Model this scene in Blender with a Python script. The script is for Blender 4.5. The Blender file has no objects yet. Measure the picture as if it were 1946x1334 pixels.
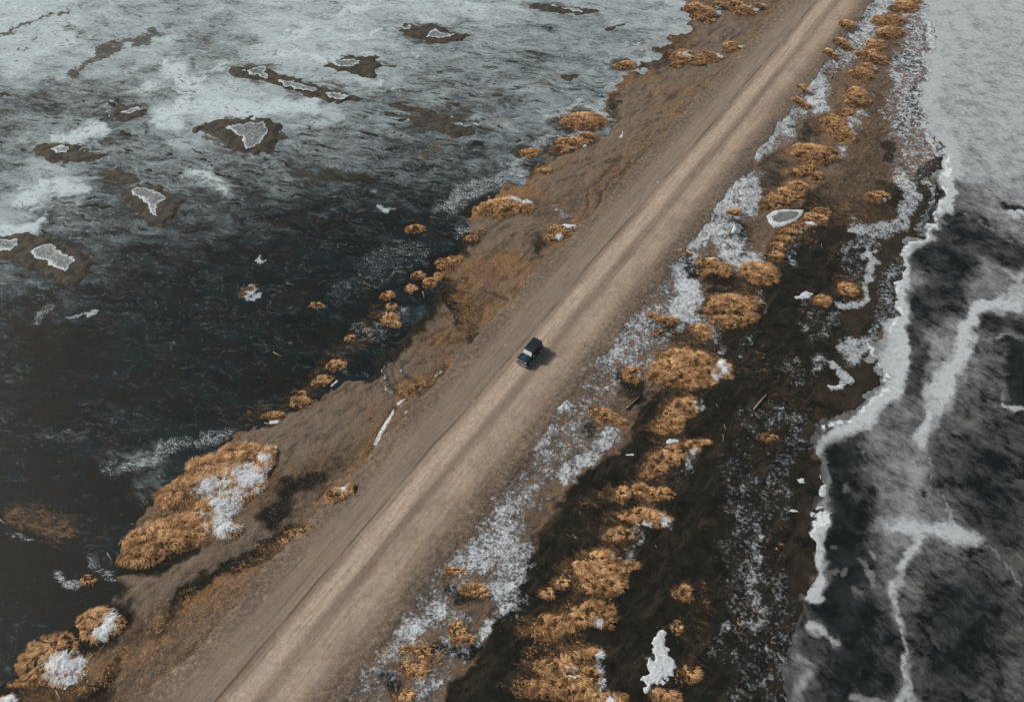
import bpy, math, random
import numpy as np
from math import radians as R
# ------------------------------------------------------------------ camera
S = bpy.context.scene
COL = S.collection
F, PITCH, CH = 1450.0, R(50.25), 85.0
SP, CP = math.sin(PITCH), math.cos(PITCH)
cd = bpy.data.cameras.new('camera'); cam = bpy.data.objects.new('camera', cd); COL.objects.link(cam)
cam.location = (0, 0, CH); cam.rotation_euler = (math.pi/2 - PITCH, 0, 0)
cd.sensor_width = 36; cd.lens = F/1946*36; cd.clip_start = 0.5; cd.clip_end = 20000
S.camera = cam
# ------------------------------------------------------------------ light
SUN_EL, SUN_DIR = R(38), (-0.93, 0.37)        # the sun stands to the left, a little ahead
W = bpy.data.worlds.new('World'); S.world = W; W.use_nodes = True
wn = W.node_tree; bg = wn.nodes['Background']; sky = wn.nodes.new('ShaderNodeTexSky')
sky.sky_type = 'NISHITA'; sky.sun_disc = False; sky.sun_elevation = SUN_EL
sky.sun_rotation = math.atan2(SUN_DIR[0], SUN_DIR[1]); sky.air_density = 1.2; sky.dust_density = 1.5
tint = wn.nodes.new('ShaderNodeMix'); tint.data_type = 'RGBA'; tint.blend_type = 'MULTIPLY'; tint.inputs[0].default_value = 1; tint.inputs[7].default_value = (1, 1, .92, 1)
wn.links.new(sky.outputs[0], tint.inputs[6]); wn.links.new(tint.outputs[2], bg.inputs[0]); bg.inputs[1].default_value = 0.09
sl = bpy.data.lights.new('sun', 'SUN'); sun = bpy.data.objects.new('sun', sl); COL.objects.link(sun)
sl.energy = 3.5; sl.angle = R(8); sl.color = (1, .93, .84)
from mathutils import Vector
sun.rotation_euler = Vector((SUN_DIR[0]*math.cos(SUN_EL), SUN_DIR[1]*math.cos(SUN_EL), math.sin(SUN_EL))).to_track_quat('Z', 'Y').to_euler()
S.view_settings.view_transform = 'Standard'; S.view_settings.look = 'None'
S.view_settings.exposure = 0.20; S.view_settings.gamma = 1
# ------------------------------------------------------------------ maths
rng = np.random.default_rng(7); random.seed(7)
def project(x, y, z):
    dz = z - CH
    dep = np.maximum(y*CP - dz*SP, 8.0)
    return 973 + F*x/dep, 667 - F*(y*SP + dz*CP)/dep
def ground_pt(u, v, z=0.0):
    a = (u-973)/F; b = (667-v)/F
    dy = CP + b*SP; dz = -SP + b*CP
    t = (z-CH)/dz
    return a*t, dy*t
def pxm(v):                                    # pixels of the photograph per metre on the ground
    b = (667-v)/F
    return F/(-CH/(-SP + b*CP))
_T = rng.random((12, 256, 256)).astype(np.float32)
def vn(x, y, sc, k=0):
    x = np.asarray(x)*sc + 1000.3 + 17*k; y = np.asarray(y)*sc + 1000.7 + 31*k
    xi = np.floor(x).astype(int); yi = np.floor(y).astype(int); fx = x-xi; fy = y-yi
    fx = fx*fx*(3-2*fx); fy = fy*fy*(3-2*fy); T = _T[k % 12]
    a = T[xi & 255, yi & 255]; b = T[(xi+1) & 255, yi & 255]; c = T[xi & 255, (yi+1) & 255]; d = T[(xi+1) & 255, (yi+1) & 255]
    return (a*(1-fx)+b*fx)*(1-fy) + (c*(1-fx)+d*fx)*fy
def fbm(x, y, sc, k=0, o=4):
    s = 0; a = .5; n = 0
    for i in range(o):
        s = s + a*vn(x, y, sc*2**i, k+i); n += a; a *= .5
    return s/n                                  # 0..1 about .5
def ss(a, b, x):
    t = np.clip((x-a)/(b-a), 0, 1); return t*t*(3-2*t)
# ------------------------------------------------------------------ the grass mounds: label, footprints in photo pixels, height, density, snow, group
GA, GB, GC_, GD, GE = 'grass mounds along the black marsh', 'small grass mounds at the left lagoon shore', 'grass mounds in the snow on the road bank', 'large grass mounds on the left shore', 'grass mounds in the far row beside the marsh'
MOUNDS = [
 ('big round straw mound right of the vehicle, widest one at the marsh edge', [(1310,693,64,38),(1265,712,25,16)], 1.5, 1, [(1372,690,8,22),(1358,712,10,10)], GA),
 ('crescent straw mound with a bare hollow on its left, just below the big round mound', [(1300,768,24,22),(1282,790,20,26),(1268,812,26,12),(1262,800,14,10)], 1.2, 1, [(1323,768,6,10)], GA),
 ('wing shaped straw mound stretching up right with a white ice scrap at its head', [(1330,838,20,7),(1300,850,30,13),(1270,866,28,14),(1245,885,20,16),(1230,900,12,8)], .9, 1, [(1318,872,10,16)], GA),
 ('small upright straw tuft, left one of a row below the wing shaped mound', [(1180,937,12,15)], .7, 1, [], GA),
 ('straw tuft with two humps right of a small upright tuft', [(1215,925,12,12),(1248,936,26,13),(1272,938,10,7)], .7, 1, [], GA),
 ('oval straw mound with frosty right flank directly above the short knob', [(1225,978,40,15),(1245,985,24,14)], .9, 1, [(1262,995,8,16),(1228,996,10,6)], GA),
 ('short straw knob perched above the tall pear shaped mound', [(1178,1012,22,16),(1160,1018,12,8)], .8, 1, [(1215,1020,12,20)], GA),
 ('tall pear shaped straw mound with combed grass falling downhill', [(1142,1058,28,22),(1128,1080,36,28),(1148,1105,34,22)], 1.6, 1, [(1165,1052,8,5)], GA),
 ('thin straw arm reaching right from the pear shaped mound', [(1200,1072,22,8),(1175,1085,20,12)], .6, .9, [], GA),
 ('tiny straw tuft alone in the black mud left of the pear shaped mound', [(1068,1106,12,12)], .35, .8, [], GA),
 ('ragged little tuft nearest the snowy bank above the long double mound', [(1040,1125,12,11)], .4, .8, [], GA),
 ('long double straw mound lying across the marsh', [(1045,1186,32,26),(1085,1175,30,18),(1125,1160,32,22),(1150,1172,16,18)], 1.2, 1, [(1138,1180,12,6)], GA),
 ('largest straw mound at the bottom edge with white snow on its right flank', [(1110,1240,36,18),(1060,1262,38,20),(1030,1300,36,24),(1090,1300,44,30),(1120,1280,22,26)], 1.7, 1, [(1142,1262,10,38),(1082,1276,10,8),(1092,1283,6,5)], GA),
 ('straw mound cut by the bottom edge right of the largest mound', [(1150,1326,40,14),(1120,1318,30,10)], .9, 1, [(1160,1330,8,5)], GA),
 ('straw mound under the white snow triangle at the bottom edge', [(1270,1322,20,16),(1250,1310,10,8)], .8, 1, [], GA),
 ('rusty upright tuft in open black marsh above the snow triangle', [(1301,1122,12,16),(1306,1136,9,9)], .5, .8, [(1318,1130,4,7)], GA),
 ('faint rusty tuft right of the snow triangle', [(1312,1278,16,14)], .35, .6, [], GA),
 ('very faint rusty tuft between the upright tuft and the snow triangle', [(1286,1190,9,12)], .25, .5, [], GA),
 ('broad straw mound shaped like a wave at the end of the snowy bank', [(1400,570,42,18),(1378,582,30,14),(1428,575,18,14)], 1.3, 1, [(1445,566,6,15)], GA),
 ('lower straw mound tucked under the wave shaped mound', [(1385,606,32,14),(1420,600,20,10)], .7, 1, [], GA),
 ('rounded orange mound at the foot of the hook shaped ridge', [(1446,514,28,21)], 1.1, 1, [], GA),
 ('small straw cone on top of the rounded orange mound', [(1474,484,12,10)], .7, 1, [(1505,490,10,14)], GA),
 ('hook shaped straw ridge curling round the white rimmed pond', [(1562,398,14,9),(1548,412,22,11),(1525,424,20,9),(1502,438,18,9),(1488,452,14,9),(1478,466,13,10)], 1.0, 1, [(1540,425,12,5),(1524,436,10,5)], GA),
 ('thick straw ridge above the white rimmed pond', [(1518,350,16,14),(1500,364,22,14),(1480,378,26,13),(1462,386,18,11)], 1.3, 1, [], GA),
 ('curved orange mound joining the thick ridge at its upper end', [(1535,318,20,10),(1550,330,12,11),(1515,325,16,9)], 1.0, 1, [], GA),
 ('wide fan shaped straw mound above the curved orange mound', [(1530,285,24,13),(1555,290,30,15),(1575,288,14,10)], 1.2, 1, [], GE),
 ('lone low straw islet in the marsh near the brown channel', [(1658,374,15,9),(1672,370,18,10)], .7, 1, [(1684,378,7,6)], GA),
 ('lone orange button tuft near a scrap of white ice', [(1560,570,13,11)], .5, 1, [], GA),
 ('blurred orange tuft beside the lone button tuft', [(1612,550,15,12)], .35, .7, [], GA),
 ('dull rusty tuft far right in the marsh under the chocolate bend', [(1462,830,14,6)], .3, .5, [], GA),
 ('pale straw mound with a sand covered left side', [(1590,232,20,18),(1600,252,16,14),(1575,225,14,7)], 1.1, 1, [(1618,240,8,14)], GE),
 ('thin slanting straw crest between two mounds of the far row', [(1610,212,8,7),(1596,218,8,4)], .5, 1, [], GE),
 ('shadowed rough straw mound with dark pockets in the far row', [(1630,182,14,16),(1622,192,12,9)], 1.0, 1, [(1645,168,8,12)], GE),
 ('rounded peach coloured mound with frosty right side in the far row', [(1638,140,15,11),(1650,128,10,8)], .8, 1, [(1665,128,8,12)], GE),
 ('wide straw mound with a dark dimple in the far row', [(1650,102,16,8),(1670,112,12,7)], .8, 1, [], GE),
 ('narrow straw mound third from the far end of the row', [(1665,82,12,8),(1658,90,10,6)], .7, 1, [(1688,78,7,8)], GE),
 ('smooth domed straw mound near the far end of the row', [(1692,60,18,9),(1680,66,10,5)], .8, 1, [], GE),
 ('flat straw mound with a grey sandy tail, second at the far end', [(1690,38,22,9),(1672,42,12,5)], .8, 1, [(1718,30,7,8)], GE),
 ('farthest straw mound of the row at the top edge', [(1712,14,18,7),(1726,8,14,7)], .8, 1, [], GE),
 ('straw mound beyond the farthest flat one, cut by the top edge', [(1728,0,16,5)], .5, 1, [], GE),
 ('small orange hummock by the far right marker post', [(1612,46,16,8)], .6, 1, [], GC_),
 ('slanting hummock with snow on its right by the gravel edge', [(1596,78,14,8),(1610,88,8,6)], .6, 1, [(1618,80,8,8)], GC_),
 ('leaf shaped hummock pointing down right inside far snow', [(1574,98,10,6),(1584,106,8,6)], .5, 1, [], GC_),
 ('pale thin hummock almost buried in snow beside the road', [(1530,168,18,8)], .4, .8, [(1540,172,10,4)], GC_),
 ('dark edged hummock below the pale buried hummock', [(1520,192,12,6),(1534,202,10,5)], .5, 1, [], GC_),
 ('low brown hummock by two thin sticks beside the thick snow', [(1395,402,16,7)], .5, .8, [], GC_),
 ('broken brown hummock with a hollow in the middle of the snow bank', [(1345,494,26,10),(1372,508,18,14),(1345,515,20,8)], .8, 1, [(1352,488,14,7)], GC_),
 ('small hummock at the tip of the broken brown hummock', [(1290,474,10,5),(1305,480,10,5)], .5, 1, [], GC_),
 ('narrow rusty hummock in the snow above the pair of dark hollows', [(1240,598,12,6),(1270,607,22,8)], .6, 1, [], GC_),
 ('rusty hummock where the snow bank drops to the marsh above the big round mound', [(1328,624,22,12),(1338,636,14,9)], .7, .9, [], GC_),
 ('short rusty hummock left of the dark slit in the snow', [(1250,630,11,6)], .4, .9, [], GC_),
 ('dark rusty bush right of the vehicle at the edge of the snow', [(1198,708,16,16),(1212,700,8,10)], .8, .8, [(1214,715,6,6)], GC_),
 ('thin rusty patch of grass on the snow bank below the two parallel logs', [(1150,790,26,14),(1178,800,12,8),(1130,782,12,8)], .35, .5, [], GC_),
 ('tiny orange tuft on the gravel shoulder', [(1212,564,6,3)], .2, .8, [], GC_),
 ('red brown leaf shaped hummock at the gravel edge far down the bank', [(865,1083,20,7)], .4, .8, [], GC_),
 ('hummock with a black hollow below the leaf shaped one', [(900,1118,22,10),(915,1128,12,9)], .6, .8, [], GC_),
 ('shaggy bright orange hummock sitting in a dark pit in the lower snow bank', [(868,1192,18,16),(880,1210,22,12)], .9, .8, [], GC_),
 ('arched rusty hummock under snow near the bottom edge', [(790,1232,30,9),(808,1245,16,8)], .6, .7, [(760,1250,12,6)], GC_),
 ('dark rusty hummock between the arched hummock and the bottom one', [(790,1270,22,18),(765,1262,14,10)], .7, .8, [], GC_),
 ('rusty hummock cut by the bottom edge beside the road', [(770,1318,24,14)], .6, .9, [(800,1318,12,12)], GC_),
 ('huge sloping straw mound with white snow down its right side', [(455,850,44,20),(500,862,20,32),(400,880,50,26),(440,910,60,40),(345,930,50,34),(400,965,42,40),(430,1000,24,20)], 1.7, 1.25, [(430,960,34,46),(395,925,24,20),(470,905,36,26),(420,1000,30,24),(500,870,12,18)], GD),
 ('bright straw mound lying under the huge snowy mound', [(330,990,50,30),(290,1020,62,30),(260,1052,42,24),(350,1015,34,20)], 1.6, 1, [], GD),
 ('round orange mound with snow on its right half in the lower left', [(178,1172,34,26),(195,1188,34,28),(165,1195,20,18)], 1.3, 1, [(208,1180,16,20),(195,1200,20,14)], GD),
 ('ragged orange mound with patchy snow, lowest left of all', [(95,1225,44,26),(80,1255,54,34),(120,1268,34,30),(40,1292,34,14)], 1.6, 1, [(150,1262,14,24),(110,1262,34,18),(128,1288,26,14)], GD),
 ('white snow capped mound in the lower left corner', [(12,1330,24,14)], .7, .5, [(16,1328,22,12)], GD),
 ('small round straw button below the drift twig in the dark lagoon shore', [(637,692,17,10)], .6, 1, [], GB),
 ('tiny straw button between a round button and a two part tuft', [(662,641,11,8)], .45, 1, [], GB),
 ('flat rusty tuft standing alone in dark ice nearest the open lagoon', [(601,580,14,6)], .35, .9, [], GB),
 ('two part straw tuft on the dark shore', [(738,603,18,13),(752,615,8,6),(720,600,8,5)], .7, 1, [], GB),
 ('small straw ball above the two part tuft', [(743,581,9,8)], .45, 1, [], GB),
 ('straw tuft above the small straw ball', [(733,559,14,9)], .6, 1, [], GB),
 ('straw tuft with a short stick at its right', [(779,549,12,9)], .5, 1, [], GB),
 ('straw tuft nearest the sand, right one of a close pair', [(815,534,14,10),(832,522,8,9)], .6, 1, [(828,545,5,3)], GB),
 ('straw tuft left one of a close pair by the sand', [(792,522,12,8)], .5, 1, [], GB),
 ('wide pale straw mat where the marsh meets the sand', [(850,498,22,12),(868,490,14,9)], .5, .9, [], GB),
 ('neat domed straw islet in dark water with a short stick to its right', [(787,432,17,8)], .7, 1, [], GB),
 ('thin rusty tuft by the sand edge above the wide pale mat', [(892,452,14,6),(915,438,8,4)], .3, .8, [], GB),
 ('shaggy wide straw bank with snow crest where the shore bulges', [(940,395,36,18),(980,392,40,14),(965,382,34,10)], .7, 1, [(1000,382,18,6),(975,378,12,4)], GB),
 ('straw hummock with two snow caps alone on the sand', [(1065,432,26,12),(1052,448,18,10),(1075,440,20,8)], .8, .9, [(1082,428,14,8),(1062,450,8,6)], GD),
 ('dark hummock with straw skirt close to the shore below two round ones', [(1030,322,16,8)], .4, .8, [], GB),
 ('small round tuft ringed by dark mud at the lagoon corner', [(1003,287,18,10)], .6, 1, [], GB),
 ('long oval straw mound right of the small ringed tuft', [(1090,268,32,11),(1068,282,22,9),(1115,258,20,9)], .8, 1, [(1112,276,6,4),(1090,280,10,3)], GB),
 ('smooth lens shaped straw mound circled by dark mud', [(1110,226,42,17)], 1.0, 1, [], GB),
 ('small domed islet with pale top and a frosty shore', [(1188,122,19,9)], .7, 1, [], GB),
 ('straw mound with white drift, left one of three in a row by the road', [(1296,106,26,12),(1285,120,14,8),(1300,98,20,6)], .8, 1, [(1305,104,12,6)], GD),
 ('middle straw mound of three in a row by the road', [(1345,106,26,12),(1325,118,14,6)], .8, 1, [(1366,104,8,7)], GD),
 ('right straw mound of three in a row by the road', [(1392,88,20,8),(1380,96,10,5)], .6, 1, [(1408,88,7,4)], GD),
 ('big straw mound with a bright white drift at the top of the left bank', [(1340,24,28,15),(1320,14,20,8),(1360,10,20,8)], 1.1, 1, [(1366,22,12,14),(1384,12,8,6)], GD),
 ('straw mound right of the bright drift with snow specks along its end', [(1410,18,26,10),(1395,6,16,6),(1440,12,14,6)], .7, 1, [(1435,18,10,5),(1450,12,6,4)], GD),
 ('rusty ragged tuft at the end of the sand spit beside white ice', [(515,787,22,8)], .4, .6, [], GB),
 ('rusty ragged tuft upper left of the sand spit', [(572,762,22,12),(572,748,8,6)], .35, .6, [], GB),
 ('fuzzy rusty tuft between the spit tuft and the round straw button', [(610,722,16,10)], .3, .6, [], GB),
 ('dull red brown tuft in the dark shallows above the lower left mounds', [(165,1100,14,10)], .3, .5, [], GB),
 ('rusty clump with a snowy stone in the ditch left of the road', [(640,938,26,12),(668,928,14,12),(630,950,16,8)], .4, .6, [(650,928,7,6)], GD),
 ('rusty strip of grass crowning the lower ditch left of the road', [(560,1010,22,8),(540,1026,14,6),(585,1000,12,6)], .35, .6, [(580,1020,9,6)], GD),
 ('rusty grass rim at the upper end of the long snow filled rut', [(775,742,22,8),(795,730,16,7)], .35, .6, [], GD),
]
# ------------------------------------------------------------------ map of the place, kept as coarse fields (one cell about 0.3 m)
STEP = 3; U0, U1, V0, V1 = -600, 2552, -300, 1700
gu, gv = np.meshgrid(np.arange(U0, U1, STEP, dtype=np.float32), np.arange(V0, V1, STEP, dtype=np.float32))
gx, gy = ground_pt(gu, gv)
wu = (fbm(gx, gy, .35, 1, 5)-.5)*44 + (vn(gx, gy, 1.6, 5)-.5)*12
wv = (fbm(gx, gy, .35, 4, 5)-.5)*34 + (vn(gx, gy, 1.6, 8)-.5)*9
def seg_dist(pts, closed=False, warp=1.0):
    P = list(pts) + ([pts[0]] if closed else [])
    X = gu + wu*warp; Y = gv + wv*warp
    d = np.full(gu.shape, 1e9, np.float32); ins = np.zeros(gu.shape, bool)
    for (ax, ay), (bx, by) in zip(P[:-1], P[1:]):
        vx, vy = bx-ax, by-ay; L = vx*vx+vy*vy+1e-6
        t = np.clip(((X-ax)*vx+(Y-ay)*vy)/L, 0, 1)
        d = np.minimum(d, (X-ax-t*vx)**2+(Y-ay-t*vy)**2)
        if closed and ay != by: ins ^= ((ay > Y) != (by > Y)) & (X < vx*(Y-ay)/(by-ay)+ax)
    d = np.sqrt(d)
    return np.where(ins, d, -d) if closed else d
CHN = {k: np.zeros(gu.shape, np.float32) for k in ('wet', 'straw', 'snow', 'choc', 'frost', 'white', 'mud', 'reed', 'dip', 'pale', 'crisp')}
def stroke(ch, pts, w, val=1.0, soft=.6, warp=1.0, mode='max'):
    if soft == .6: w, soft = w*1.35, .8
    f = val*ss(w*(1+soft), w*(1-soft), seg_dist(pts, warp=warp)); put(ch, f, val, mode)
def poly(ch, pts, val=1.0, soft=14, warp=1.0, mode='max'):
    f = val*ss(-soft, soft, seg_dist(pts, True, warp)); put(ch, f, val, mode)
def put(ch, f, val, mode):
    A = CHN[ch]
    if mode == 'max': CHN[ch] = np.maximum(A, f)
    elif mode == 'add': CHN[ch] = A + f
    elif mode == 'cut': CHN[ch] = A*(1-f)
def table(ch, rows, us, vs):
    T = np.array(rows, np.float32)
    fu = np.clip((gu+wu*1.5-us[0])/(us[1]-us[0]), 0, T.shape[1]-1.001); fv = np.clip((gv+wv*1.5-vs[0])/(vs[1]-vs[0]), 0, T.shape[0]-1.001)
    i = fu.astype(int); j = fv.astype(int); a = fu-i; b = fv-j; a = a*a*(3-2*a); b = b*b*(3-2*b)
    CHN[ch] = (T[j, i]*(1-a)+T[j, i+1]*a)*(1-b) + (T[j+1, i]*(1-a)+T[j+1, i+1]*a)*b

shoreL = [(-700,1750),(-120,1420),(0,1310),(60,1270),(150,1190),(222,1130),(222,1075),(250,985),(300,930),(360,880),(440,832),(505,800),(560,770),(610,742),(680,722),(725,672),(765,640),(800,590),(832,545),(845,500),(890,462),(885,415),(915,385),(985,352),(1015,322),(1035,300),(1110,262),(1165,225),(1150,195),(1175,165),(1195,140),(1230,118),(1262,84),(1300,60),(1312,30),(1292,0),(1340,-80),(1500,-300)]
shoreR = [(1980,-300),(1800,-100),(1758,0),(1775,30),(1780,80),(1768,150),(1758,200),(1766,250),(1790,290),(1802,310),(1776,332),(1790,370),(1783,402),(1768,440),(1708,482),(1716,540),(1700,600),(1652,655),(1672,692),(1688,728),(1640,772),(1562,812),(1546,852),(1574,882),(1556,962),(1552,1080),(1530,1150),(1500,1200),(1488,1280),(1500,1334),(1520,1500),(1560,1750)]
SCL = pxm(np.clip(gv, -300, 1700))
landpx = seg_dist(shoreL+shoreR, True, 1.15)
LAND = landpx/SCL                               # metres inside the shore
bank = [(760,1750),(830,1334),(865,1262),(925,1200),(968,1115),(1025,1010),(1055,935),(1108,882),(1178,832),(1196,790),(1236,700),(1250,650),(1330,640),(1300,560),(1290,500),(1300,478),(1395,520),(1432,440),(1440,385),(1430,305),(1485,268),(1535,212),(1580,135),(1642,52),(1690,0),(1850,-200),(1900,-300)]
BANK = seg_dist(bank + [(-700,-300),(-700,1750)], True, .6)/SCL      # metres on the road side of the bank
# ---- frost on the ice; the pale far rows also carry painted distance haze
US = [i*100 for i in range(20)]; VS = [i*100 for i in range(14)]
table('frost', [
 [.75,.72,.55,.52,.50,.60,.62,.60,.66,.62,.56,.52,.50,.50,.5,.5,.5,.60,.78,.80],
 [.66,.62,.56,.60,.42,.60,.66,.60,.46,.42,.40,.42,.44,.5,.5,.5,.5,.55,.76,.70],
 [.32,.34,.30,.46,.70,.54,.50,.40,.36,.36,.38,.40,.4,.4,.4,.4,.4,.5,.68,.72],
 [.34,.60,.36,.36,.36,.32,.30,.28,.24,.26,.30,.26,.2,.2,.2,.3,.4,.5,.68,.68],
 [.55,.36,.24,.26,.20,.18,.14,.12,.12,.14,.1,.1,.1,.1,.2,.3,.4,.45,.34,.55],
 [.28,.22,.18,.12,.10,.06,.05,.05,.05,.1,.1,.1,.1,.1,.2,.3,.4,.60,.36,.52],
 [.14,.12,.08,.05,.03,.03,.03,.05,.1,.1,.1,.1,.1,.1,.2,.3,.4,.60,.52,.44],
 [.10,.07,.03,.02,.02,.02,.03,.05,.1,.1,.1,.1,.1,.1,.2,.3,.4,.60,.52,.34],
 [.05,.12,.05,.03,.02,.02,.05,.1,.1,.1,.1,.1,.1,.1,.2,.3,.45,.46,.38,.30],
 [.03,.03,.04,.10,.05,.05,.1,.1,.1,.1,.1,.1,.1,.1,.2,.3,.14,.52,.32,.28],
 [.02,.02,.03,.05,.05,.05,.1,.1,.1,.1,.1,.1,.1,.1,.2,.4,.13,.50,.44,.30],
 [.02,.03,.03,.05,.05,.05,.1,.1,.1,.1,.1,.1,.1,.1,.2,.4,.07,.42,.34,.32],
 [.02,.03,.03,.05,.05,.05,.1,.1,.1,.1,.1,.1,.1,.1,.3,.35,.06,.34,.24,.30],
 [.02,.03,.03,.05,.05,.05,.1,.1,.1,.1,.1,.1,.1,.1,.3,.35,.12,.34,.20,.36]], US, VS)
fr = lambda p, w, v, s=.6: stroke('frost', p, w, v, s)
fr([(300,225),(420,200),(600,205)], 14, .85); fr([(330,130),(360,190),(330,230)], 16, .85)
fr([(40,380),(110,345),(150,360)], 16, .8); fr([(0,432),(60,445)], 14, .75); fr([(470,225),(380,180)], 26, .78)
fr([(360,330),(400,340),(420,355)], 20, .5); fr([(500,60),(650,90),(620,60)], 40, .68); fr([(560,200),(640,225),(600,235)],14,.6)
fr([(680,145),(720,165)], 14, .65); fr([(20,120),(120,60),(0,20)], 30, .72); fr([(130,265),(190,240)],12,.75)
fr([(75,828),(140,832),(180,815)], 10, .2); fr([(220,880),(290,870),(300,900),(270,930)], 22, .22); fr([(60,760),(140,790),(260,770)], 34, .10); fr([(0,640),(60,680),(40,740)], 30, .11); fr([(0,600),(90,610)], 30, .16)
# right ice: bright edge, tongues of frost
fr([(1768,0),(1785,80),(1772,200),(1800,290),(1822,320)], 20, .85)
fr([(1800,300),(1795,345),(1802,378),(1790,415),(1765,455),(1718,490),(1712,530),(1728,580),(1712,640),(1706,700),(1700,745)], 13, .8, .5)
fr([(1706,560),(1706,620),(1700,700)], 24, .82, .3)
fr([(1946,555),(1900,578),(1860,592),(1842,630),(1810,690),(1790,735)], 22, .72, .35); fr([(1910,500),(1946,520)], 12, .8)
fr([(1765,740),(1775,790),(1745,840)], 20, .7, .4); fr([(1690,745),(1650,790),(1590,830),(1568,860)], 20, .75, .35)
fr([(1586,880),(1568,960),(1560,1020),(1566,1090),(1545,1140)], 12, .85, .35)
fr([(1740,870),(1740,950),(1750,1000)], 36, .55, .7); fr([(1690,995),(1760,1005),(1850,1018)], 22, .62, .4); fr([(1740,1030),(1718,1080),(1712,1115)], 12, .6, .4)
fr([(1700,1110),(1700,1135),(1718,1190),(1722,1240),(1728,1300)], 9, .6, .5); fr([(1716,1330),(1740,1345)], 18, .55, .4)
fr([(1620,1330),(1660,1332)], 12, .5, .4); fr([(1660,1050),(1640,1060)], 8, .45, .4); fr([(1633,1070),(1655,1100)], 5, .4); fr([(1598,1085),(1604,1095)], 7, .45); fr([(1632,1124),(1642,1135)], 7, .45)
fr([(1607,925),(1615,935)], 7, .4); fr([(1630,845),(1640,865)], 6, .45); fr([(1530,1190),(1570,1200),(1588,1230)], 5, .6); fr([(1505,1250),(1530,1270),(1515,1330)], 18, .5, .7)
for p, w, v in (([(1790,425),(1850,440),(1946,490)], 26, .62), ([(1770,490),(1820,500),(1800,560),(1765,580)], 34, .7), ([(1740,600),(1742,680),(1735,740)], 16, .6),
                ([(1600,860),(1592,960),(1620,1000),(1600,1120)], 34, .8), ([(1640,1180),(1640,1290)], 50, .5), ([(1860,890),(1900,980)], 50, .5), ([(1830,1150),(1840,1260)], 60, .6), ([(1880,610),(1940,625)],12,.7)):
    stroke('frost', p, w, v, .7, mode='cut')
for p, w in (([(1930,690),(1946,760)], 26), ([(1912,655),(1946,665)], 8), ([(1915,390),(1946,402)], 9)): stroke('frost', p, w, 1, .25, mode='cut')
fr([(1900,770),(1946,775)], 6, .55, .4); fr([(1910,400),(1946,412)], 4, .85, .4)
# hard white marks on ice and shore
wh = lambda p, w, v=.75, s=.6: stroke('white', p, w, v, s)
for p in ([(1792,286),(1806,318),(1782,338),(1796,375),(1786,410),(1765,446),(1712,484),(1706,500)], [(1706,500),(1712,552),(1696,640)], [(1640,650),(1668,672),(1680,705),(1690,735),(1652,768),(1600,800),(1565,812)], [(1556,960),(1552,1060),(1538,1132)], [(1560,895),(1562,930)], [(1560,1000),(1570,980)]): wh(p, 5, .68, .5)
for p, w, v in (([(200,892),(260,880),(330,850),(440,820)], 12, .50), ([(255,910),(275,950)], 10, .42), ([(700,500),(760,470),(800,480)], 22, .42), ([(640,560),(700,530),(760,510)], 24, .38), ([(690,620),(700,640),(760,590)], 16, .42),
                ([(830,400),(890,365),(960,340),(990,330)], 16, .52), ([(870,445),(900,425)], 12, .5), ([(1040,225),(1090,203),(1160,215)], 9, .6), ([(960,330),(1030,265),(1110,255)], 9, .55), ([(1140,200),(1170,160),(1230,100)], 12, .52), ([(1150,115),(1250,70),(1320,50)], 16, .5), ([(1240,30),(1290,0)], 16, .5), ([(1010,300),(1060,240)], 10, .45),
                ([(20,1010),(50,1030)], 6, .5), ([(105,1080),(150,1110)], 9, .55), ([(170,1060),(225,1100)], 12, .5), ([(720,395),(742,398)], 5, .75), ([(495,490),(500,496)], 4, .8), ([(470,548),(488,562)], 5, .7), ([(150,825),(110,820)], 5, .5), ([(0,555),(60,600)], 12, .3), ([(130,605),(190,592)], 4, .7), ([(70,610),(100,580)], 10, .5), ([(490,595),(600,470)], 5, .38)): wh(p, w, v)
# mud showing through the left ice
md = lambda p, w, v=.7, s=.6: stroke('mud', p, w, v, s)
for p, w, v in (([(140,145),(180,110),(260,75),(300,65)], 9, .75), ([(0,65),(60,45),(130,18)], 3, .8), ([(10,135),(60,75),(105,60)], 4, .6), ([(120,48),(190,80),(200,75)], 9, .6), ([(0,220),(60,190),(120,165)], 22, .55), ([(130,170),(200,190),(260,180)], 30, .5), ([(240,130),(290,130)], 20, .5), ([(310,170),(370,175)], 22, .5), ([(370,80),(470,90),(440,120)], 32, .5), ([(300,70),(340,85),(375,125)], 8, .6),
    ([(0,240),(60,290)], 14, .55), ([(190,265),(250,280)], 6, .55), ([(600,0),(760,5)], 6, .5), ([(1000,10),(1140,22)], 14, .55), ([(640,165),(780,195)], 14, .5), ([(800,150),(900,110)], 24, .48), ([(830,170),(960,180)], 20, .5), ([(600,240),(700,260)], 20, .5), ([(560,300),(760,290)], 20, .46), ([(700,300),(860,320)], 18, .45), ([(920,160),(1100,140)], 18, .42), ([(960,90),(1100,60)], 20, .42),
    ([(180,330),(240,345)], 18, .6), ([(560,330),(700,345)], 14, .7), ([(400,360),(560,400)], 44, .5), ([(560,410),(620,420)], 24, .6), ([(340,440),(520,450)], 36, .48), ([(180,480),(260,530)], 40, .5), ([(330,500),(380,510)], 16, .62), ([(40,570),(110,590)], 22, .6), ([(60,640),(140,680),(80,760)], 60, .7), ([(300,600),(420,680)], 60, .45), ([(100,720),(420,740)], 60, .5), ([(0,900),(240,960)], 70, .65), ([(0,1050),(200,1150)], 80, .8), ([(480,720),(600,740)], 30, .6), ([(620,650),(700,600)], 30, .6), ([(760,430),(860,410)], 30, .5)): md(p, w, v)
rd = lambda p, w, v=.6, s=.6: stroke('reed', p, w, v, s)
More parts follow.
